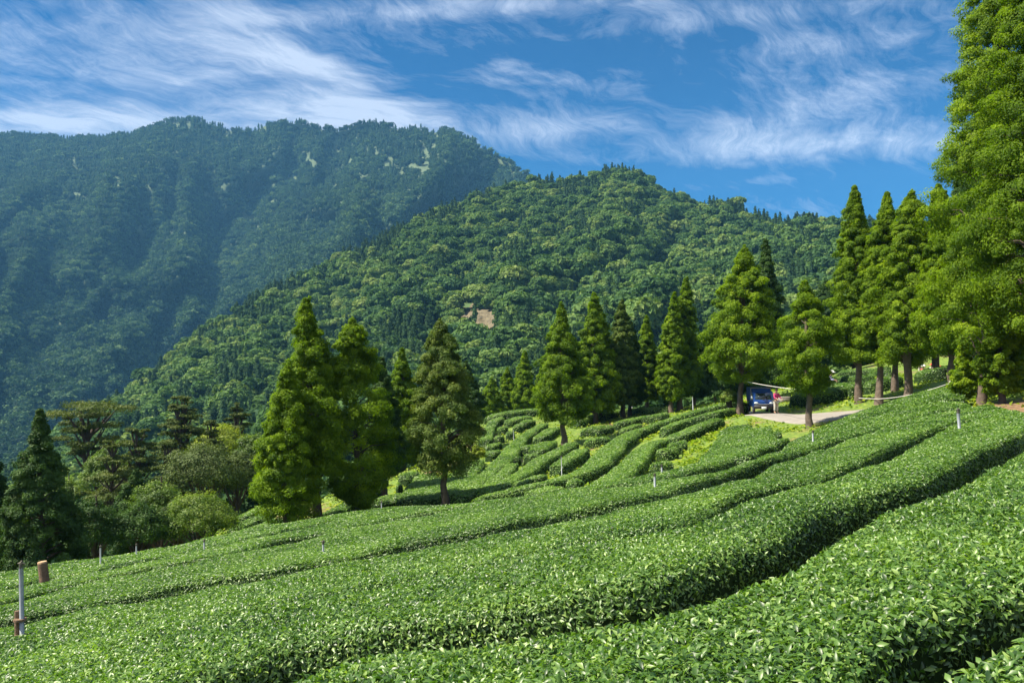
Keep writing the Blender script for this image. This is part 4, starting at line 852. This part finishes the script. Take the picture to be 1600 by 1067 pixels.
# ------------------------------------------------------------------ sprinkler pipes and posts
M_PIPE = plain('galvanised_pipe', (.26, .28, .30), .5, .3, var=.2, scale=14)
M_WHITE = plain('white_pipe', (.38, .40, .43), .5, 0, var=.1, scale=20)
M_BRASS = plain('dull_brass', (.10, .09, .07), .5, .5, var=.3, scale=30)
M_STAKE = plain('weathered_stake', (.16, .10, .06), .9, 0, var=.4, scale=16, bump=.5)
M_CUT = plain('cut_wood', (.42, .27, .15), .85, 0, var=.3, scale=20)
def pipe(label, u, vb, vt, rad, mat, du=0, stake=False, head=True, d=None):
    if d: xy = np.array([ray(u, vb)[0] * d, d])
    else: xy = cast(u, vb)
    z0 = float(G(*xy)); a, c = ray(u + du, vt); dd = xy[1]; top = np.array([a * dd, dd, c * dd])
    root = empty('sprinkler_pipe', (xy[0], xy[1], z0), 0, label, 'sprinkler', 'sprinkler pipes in the tea field')
    T = top - np.array([xy[0], xy[1], z0]); mb = MB()
    add_tube(mb, [(0, 0, -.2), T * .45, T * .452, T], [rad * 1.25, rad * 1.25, rad, rad], 10); mb.obj('pipe', mat, root, True)
    if head:
        mb = MB(); k = max(rad * 1.05, .02)
        add_tube(mb, [T + [0, 0, -.01], T + [0, 0, k * 1.6]], [k, k * .9], 8); add_tube(mb, [T + [-k * 1.5, 0, k * 1.6], T + [k * .3, 0, k * 2.1], T + [k * 1.6, 0, k * 1.4]], [k * .3, k * .6, k * .3], 7)
        add_ell(mb, T + [k * .2, 0, k * 2.6], (k * .6, k * .6, k * .5), 8, 5)
        mb.obj('sprinkler_head', M_BRASS, root, True)
    if stake:
        mb = MB(); add_tube(mb, [(-.055, .02, -.2), T * .68 + [-.06, .02, 0]], [.028, .024], 7, rough=.2); mb.obj('stake', M_STAKE, root)
        for f_ in (.5, .62): mb = MB(); add_tube(mb, [T * f_ + [-.02, 0, -.012], T * f_ + [-.02, 0, .012]], [.062, .062], 10); mb.obj('strap', M_STAKE, root)
    return root
pipe('thick grey sprinkler pipe strapped to a brown stake at the left edge', 38, 985, 886, .022, M_PIPE, -5, True, d=8.4)
pipe('grey sprinkler pipe standing among the hedges on the right, below the rope post', 1503, 686, 645, .032, M_PIPE, -6, False, d=17)
for lb, u, vb, vt, r_ in (('white sprinkler pipe nearest to the dark cone cedar', 158, 880, 855, .035), ('white sprinkler pipe below the wide pine', 214, 866, 852, .035), ('short white sprinkler pipe right of the round shrub', 320, 859, 846, .035),
   ('short white sprinkler pipe in the middle of the left hedges', 506, 858, 849, .032), ('bluish pipe at the row end between the left cedars', 597, 795, 785, .035), ('white sprinkler pipe leaning near the winding hedge', 1024, 757, 744, .04),
   ('small white pipe just above the leaning one', 1035, 738, 729, .035), ('white sprinkler pipe below the low airy cedar', 1271, 690, 676, .045), ('thin grey sprinkler pipe in the middle of the mound', 878, 725, 713, .03),
   ('thin pipe in the bare patch on the mound', 803, 680, 671, .03), ('thin white pipe on the mound skyline, left', 956, 634, 625, .04), ('thin white pipe on the mound skyline, right', 988, 632, 624, .05), ('thin white pipe by the trunks of the close pair', 1083, 630, 620, .05)):
    pipe(lb, u, vb, vt, r_ * .5, M_WHITE, -1, head=True)
# leaning cut post
xy = cast(72, 903); z0 = float(G(*xy)); dd = xy[1]; a, c = ray(66, 877); T = np.array([a * dd - xy[0], 0, c * dd - z0])
root = empty('cut_post', (xy[0], xy[1], z0), 0, 'leaning brown post with a pale sawn top near the dark cone cedar', 'post')
mb = MB(); add_tube(mb, [(0, 0, -.2), (0, 0, .45), T * .97], [.11, .10, .095], 10, rough=.15); mb.obj('post', M_STAKE, root); mb = MB(); add_tube(mb, [T * .97, T], [.097, .09], 10, rough=.1); mb.obj('sawn_top', M_CUT, root)

# ropes and the rope post
M_ROPE = plain('pale_strap', (.62, .60, .56), .8, 0, var=.1, scale=10)
def rope(label, pts, rad):
    P = np.array([at(*p) for p in pts]); t = np.linspace(0, len(P) - 1, 40)
    Q = np.stack([np.interp(t, range(len(P)), P[:, k]) for k in range(3)], 1)
    for _ in range(8): Q[1:-1] = .25 * Q[:-2] + .5 * Q[1:-1] + .25 * Q[2:]
    o = P[0]; mb = MB(); add_tube(mb, Q - o, rad, 7); r = mb.obj('rope', M_ROPE, None, True); r.location = o; tag(r, label, 'rope')
rope('pale strap strung from the leaning trunk above the truck to the low airy cedar', [(1161, 595, 48.8), (1185, 600, 46), (1215, 605, 43), (1240, 608, 41), (1265, 609, 38.8)], .016)
rope('long sagging pale rope from the first pointed cedar to the rope post', [(1342, 622, 44.3), (1372, 623.5, 42.7), (1400, 621, 40), (1430, 615.5, 38), (1460, 607, 36), (1487, 598, 34)], .016)
dd = 34.0; a, c = ray(1487, 597); zg = float(G(a * dd, dd)); root = empty('rope_post', (a * dd, dd, zg), 0, 'short weathered post holding the right end of the sagging rope', 'post')
mb = MB(); add_tube(mb, [(0, 0, -.2), (0, 0, c * dd - zg + .12)], [.09, .08], 9, rough=.15); mb.obj('post', M_STAKE, root); mb = MB(); add_tube(mb, [(0, 0, c * dd - zg - .03), (0, 0, c * dd - zg + .05)], [.1, .1], 10); mb.obj('rope_knot', M_ROPE, root)

# ------------------------------------------------------------------ the blue truck
M_BLUE = plain('blue_paint', (.006, .038, .18), .28, .0, var=.12, scale=3, coat=.6)
M_HOOD = plain('blue_canvas', (.015, .06, .20), .8, 0, var=.2, scale=4, bump=.3)
M_TAN = plain('tan_frame', (.33, .27, .18), .7)
M_GLASS = plain('dark_glass', (.02, .03, .035), .08, 0, coat=1)
M_LAMP = plain('lamp_glass', (.75, .82, .85), .12, .1, coat=1)
M_CHROME = plain('chrome', (.75, .76, .78), .2, .8)
M_TYRE = plain('tyre_rubber', (.02, .02, .02), .85)
M_PLATE = plain('white_plate', (.75, .80, .78), .5)
M_BLACK = plain('black_plastic', (.018, .018, .02), .5)
xy = np.array([ray(1193, 600)[0] * 47.2, 47.2]); zr = float(G(*xy)) + .05
tr = empty('small_truck', (xy[0], xy[1], zr), R(-8), 'small blue truck with a dark canvas hood parked on the road facing the viewer', 'truck'); tr.scale = (.82, .82, .82)
def prism(mb, prof, w):                       # side profile (y, z) across width w
    n = len(prof); v = [(-w / 2, y, z) for y, z in prof] + [(w / 2, y, z) for y, z in prof]
    mb.add(v, [(i, (i + 1) % n, n + (i + 1) % n, n + i) for i in range(n)])
    c = np.mean(prof, axis=0)
    for sx, off in ((-1, 0), (1, n)):
        vv = v[off:off + n] + [(sx * w / 2, c[0], c[1])]; mb.add(vv, [(i, (i + 1) % n, n) if sx > 0 else ((i + 1) % n, i, n) for i in range(n)])
mb = MB(); prism(mb, [(-.02, .42), (-.06, .55), (-.05, .84), (.06, .96), (.40, 1.50), (.52, 1.56), (1.12, 1.57), (1.18, 1.5), (1.18, .42)], 1.40); body = mb.obj('cab', M_BLUE, tr)
bv_ = body.modifiers.new('soften', 'BEVEL'); bv_.width = .035; bv_.segments = 2
mb = MB(); v = [(-.58, .095, 1.0), (.58, .095, 1.0), (.50, .375, 1.445), (-.50, .375, 1.445)]; v = [(x, y - .016, z + .01) for x, y, z in v] + [(x, y + .02, z - .01) for x, y, z in v]
mb.add(v, [(0, 1, 2, 3), (4, 7, 6, 5), (0, 4, 5, 1), (1, 5, 6, 2), (2, 6, 7, 3), (3, 7, 4, 0)]); ws_ = mb.obj('windscreen', M_GLASS, tr)
mb = MB(); add_tube(mb, [(-.3, .08, 1.02), (.1, .17, 1.2)], .012, 5); add_tube(mb, [(.2, .08, 1.02), (.5, .14, 1.14)], .012, 5); mb.obj('wiper', M_BLACK, ws_)
for sx in (-1, 1):
    mb = MB(); add_ell(mb, (sx * .53, -.05, .75), (.15, .05, .075), 14, 8); mb.obj('headlight', M_LAMP, tr, True)
    mb = MB(); add_box(mb, (sx * .80, .14, 1.13), (.13, .07, .2), .03); add_tube(mb, [(sx * .68, .2, 1.0), (sx * .80, .15, 1.08)], .015, 6); mb.obj('wing_mirror', M_CHROME if sx < 0 else M_BLACK, tr)
    mb = MB(); add_box(mb, (sx * .705, .68, 1.22), (.02, .6, .36), .01); mb.obj('side_window', M_GLASS, tr)
    for y in (.42, 2.45):
        mb = MB(); add_tube(mb, [(sx * .56, y, .26), (sx * .71, y, .26)], [.26, .26], 20); w = mb.obj('tyre', M_TYRE, tr, False); mb = MB(); add_tube(mb, [(sx * .70, y, .26), (sx * .722, y, .26)], [.15, .13], 16); mb.obj('rim', M_CHROME, w)
mb = MB(); add_box(mb, (0, -.07, .47), (1.38, .12, .26), .04); bp = mb.obj('bumper', M_BLACK, tr)
mb = MB(); add_box(mb, (0, -.14, .41), (.33, .015, .16), .005); mb.obj('number_plate', M_PLATE, bp)
mb = MB(); add_tube(mb, [(-.42, -.075, .71), (-.2, -.085, .665), (.2, -.085, .665), (.42, -.075, .71)], .018, 6); mb.obj('grille_trim', M_CHROME, tr, True)
mb = MB(); add_box(mb, (0, -.065, .635), (.7, .02, .07), .01); mb.obj('grille', M_BLACK, tr)
mb = MB(); add_box(mb, (0, 2.2, .52), (1.36, 2.0, .14), .02); add_box(mb, (0, 2.2, .72), (1.42, 2.0, .28), .02); mb.obj('cargo_bed', M_BLUE, tr)
mb = MB(); prism(mb, [(1.22, .862), (1.22, 1.74), (1.30, 1.80), (3.12, 1.80), (3.2, 1.74), (3.2, .862)], 1.44); h_ = mb.obj('canvas_hood', M_HOOD, tr)
mb = MB(); add_tube(mb, [(-.70, 1.20, .9), (-.70, 1.20, 1.78), (.70, 1.20, 1.78), (.70, 1.20, .9)], .03, 6); mb.obj('hood_frame', M_TAN, h_)

# ------------------------------------------------------------------ people
M_SKIN = plain('skin', (.42, .24, .16), .6, var=.08)
M_HAIR = plain('dark_hair', (.015, .012, .01), .7)
def skin_obj(name, verts, edges, rad, mat, parent):
    me = bpy.data.meshes.new(name); me.from_pydata(verts, edges, []); o = bpy.data.objects.new(name, me); C.objects.link(o); o.parent = parent
    md = o.modifiers.new('skin', 'SKIN'); md.use_smooth_shade = True
    if not me.skin_vertices: 
        bpy.context.view_layer.objects.active = o
    for k, r_ in enumerate(rad): me.skin_vertices[0].data[k].radius = (r_, r_)
    me.skin_vertices[0].data[0].use_root = True
    o.modifiers.new('smooth', 'SUBSURF').render_levels = 1; me.materials.append(mat); return o
def person(loc, rz, label, shirt, trousers, hat=None, bend=.1, arm=.3, sit=False, group=None, s=1.0):
    root = empty('person', loc, rz, label, 'person', group)
    hz = .45 if sit else .88
    f = lambda z: (0, -math.sin(bend) * z, hz + math.cos(bend) * z)     # along the spine; front is -y
    sh = f(.48); nk = f(.56); hd = f(.66); ht = f(.76)
    V = [(0, 0, hz), f(.22), f(.42), nk, hd, ht]; E = [(0, 1), (1, 2), (2, 3), (3, 4), (4, 5)]; Rd = [.14, .12, .14, .05, .09, .085]
    def add(p, r_, par): V.append(tuple(c_ * 1.0 for c_ in p)); Rd.append(r_); E.append((par, len(V) - 1)); return len(V) - 1
    arms, legs = [], []
    for sx in (-1, 1):
        a0 = add((sx * .17, sh[1], sh[2] - .02), .06, 2); el = add((sx * .23, sh[1] - .10 * arm * 2, sh[2] - .28), .042, a0); wr = add((sx * .20, sh[1] - .5 * arm - .08, sh[2] - .46 + .25 * arm), .03, el)
        pm = add((sx * .195, V[wr][1] - .05, V[wr][2] - .06), .032, wr); arms.append((a0, el, wr))
        for k in range(4): add((sx * (.165 + .02 * k), V[pm][1] - .03 - .01 * (k in (1, 2)), V[pm][2] - .07), .009, pm)
        add((sx * .16, V[pm][1] - .03, V[pm][2] - .015), .01, pm)
        if sit: kn = add((sx * .12, -.42, .47), .065, 0); an = add((sx * .12, -.45, .09), .045, kn)
        else: kn = add((sx * .10, -.03, .47), .065, 0); an = add((sx * .11, .0, .09), .045, kn)
        add((sx * .12, V[an][1] - .14, .04), .04, an); legs.append((kn, an))
    body = skin_obj('body', V, E, Rd, M_SKIN, root)
    sv = [V[0], V[1], V[2]]; se = [(0, 1), (1, 2)]; sr = [.165, .155, .165]
    for a0, el, wr in arms:
        i = len(sv); mid = tuple(V[el][k] * .4 + V[wr][k] * .6 for k in range(3)); sv += [V[a0], V[el], mid]; se += [(2, i), (i, i + 1), (i + 1, i + 2)]; sr += [.08, .06, .05]
    skin_obj('shirt', sv, se, sr, shirt, root)
    tv = [(0, 0, hz - .02)]; te = []; tr_ = [.16]
    for kn, an in legs:
        i = len(tv); hip = (V[kn][0] * .9, 0, hz - .1); lo = (V[an][0], V[an][1], .14); tv += [hip, V[kn], lo]; te += [(0, i), (i, i + 1), (i + 1, i + 2)]; tr_ += [.105, .085, .065]
    skin_obj('trousers', tv, te, tr_, trousers, root)
    mb = MB(); c = np.array(f(.75)); add_ell(mb, c + [0, .015, .015], (.098, .108, .10), 12, 8); mb.obj('hair', M_HAIR, root, True)
    if hat:
        mb = MB(); add_ell(mb, c + [0, 0, .065], (.115, .12, .09), 12, 7); n_ = 18; th = np.linspace(0, 2 * np.pi, n_, endpoint=False)
        vv = [(.11 * math.cos(t), .11 * math.sin(t), .05) for t in th] + [(.24 * math.cos(t), .24 * math.sin(t), .0) for t in th] + [(.24 * math.cos(t), .24 * math.sin(t), -.012) for t in th] + [(.11 * math.cos(t), .11 * math.sin(t), .03) for t in th]
        ff = [(a_ * n_ + i, a_ * n_ + (i + 1) % n_, (a_ + 1) * n_ + (i + 1) % n_, (a_ + 1) * n_ + i) for a_ in range(3) for i in range(n_)]
        mb.add(np.array(vv) + c, ff); mb.obj('hat', hat, root, True)
    for q in root.children: q.scale = (s, s, s)
    return root
cl = lambda n_, c_: plain(n_, c_, .8, var=.12, scale=6)
K_MAG, K_GREY, K_WH, K_RED, K_BLU, K_LAV, K_DK, K_TEAL = cl('magenta_cloth', (.42, .03, .14)), cl('pale_cloth', (.45, .42, .36)), cl('white_cloth', (.75, .76, .76)), cl('red_cloth', (.62, .06, .04)), cl('blue_cloth', (.03, .22, .68)), cl('lavender_cloth', (.45, .42, .72)), cl('dark_cloth', (.04, .04, .06)), cl('teal_cloth', (.35, .55, .52))
def ground_at(u, d): x = ray(u, 600)[0] * d; return (x, d, float(G(x, d)))
q = ground_at(1212, 46.8); person((q[0], q[1], q[2] + .05), R(20), 'person in a magenta top standing beside the blue truck', K_MAG, K_GREY, None, .12, .5, s=.85)
person(ground_at(1292, 56), R(60), 'tea picker with a white sun hat and lavender shirt bending over the shaded bushes', K_LAV, K_DK, K_WH, .5, .6)
print('FAR G', [(u, d, round(pxof(np.array([ground_at(u, d)]))[1][0])) for u in (1440, 1460, 1475) for d in (52, 60, 70, 80)])
GP = 'people resting beyond the far tea hedges'
for lb, u, d, shirt, tr_, hat, sit, b_, rz_ in (
   ('person in a white shirt and white hat, leftmost beyond the dark hedges', 1438, 76, K_TEAL, K_GREY, K_WH, False, .1, 10), ('person in a red shirt beyond the dark hedges', 1443, 74, K_RED, K_WH, K_WH, False, .3, -20),
   ('crouching person in white beyond the dark hedges', 1441, 71, K_WH, K_GREY, K_WH, True, .3, 40), ('person in a white shirt with a red hat by the dark trunk', 1456, 74, K_WH, K_DK, K_RED, False, .1, 0),
   ('person in bright blue right of the dark trunk, with a red hat', 1469, 73, K_BLU, K_BLU, K_RED, False, .2, -10)):
    person(ground_at(u, d), R(rz_), lb, shirt, tr_, hat, b_, .4, sit, group=GP)
# pale concrete block by the road
q = ground_at(1226, 54); root = empty('concrete_block', q, R(10), 'pale low concrete block across the road behind the person in magenta', 'block')
mb = MB(); add_box(mb, (0, 0, .15), (.75, .6, .36), .05); mb.obj('block', plain('pale_concrete', (.24, .21, .19), .9, var=.2, scale=5, bump=.3), root)
mb = MB(); add_box(mb, (0, 0, .35), (.72, .57, .04), .015); mb.obj('lid', plain('lid_concrete', (.26, .23, .2), .9, var=.15, scale=6), root)

# ------------------------------------------------------------------ air between here and the mountains
mb = MB(); add_box(mb, (-100, 1300, 330), (5200, 3400, 1000), .0)
hz = bpy.data.meshes.new('haze'); V8 = [(x, y, z) for x in (-3000, 2600) for y in (-300, 3600) for z in (-260, 860)]
hz.from_pydata(V8, [], [(0, 1, 3, 2), (4, 6, 7, 5), (0, 4, 5, 1), (2, 3, 7, 6), (0, 2, 6, 4), (1, 5, 7, 3)]); ho = bpy.data.objects.new('haze', hz); C.objects.link(ho)
m, nt = newmat('haze_air'); pv = nd(nt, 'ShaderNodeVolumePrincipled'); pv.inputs['Density'].default_value = .0001; pv.inputs['Color'].default_value = (.20, .56, 1.0, 1); pv.inputs['Anisotropy'].default_value = 0.0
o_ = nd(nt, 'ShaderNodeOutputMaterial'); nt.links.new(pv.outputs[0], o_.inputs['Volume']); hz.materials.append(m); tag(ho, kind='stuff')
mn, mx = np.array([1e9] * 3), -np.array([1e9] * 3)
for o in C.objects:
    if o.type == 'MESH' and o.name != 'haze' and len(o.data.vertices) > 100 and not o.parent:
        a = np.empty(len(o.data.vertices) * 3, np.float32); o.data.vertices.foreach_get('co', a); a = a.reshape(-1, 3); mn = np.minimum(mn, a.min(0)); mx = np.maximum(mx, a.max(0))
print('BOUNDS', mn, mx)
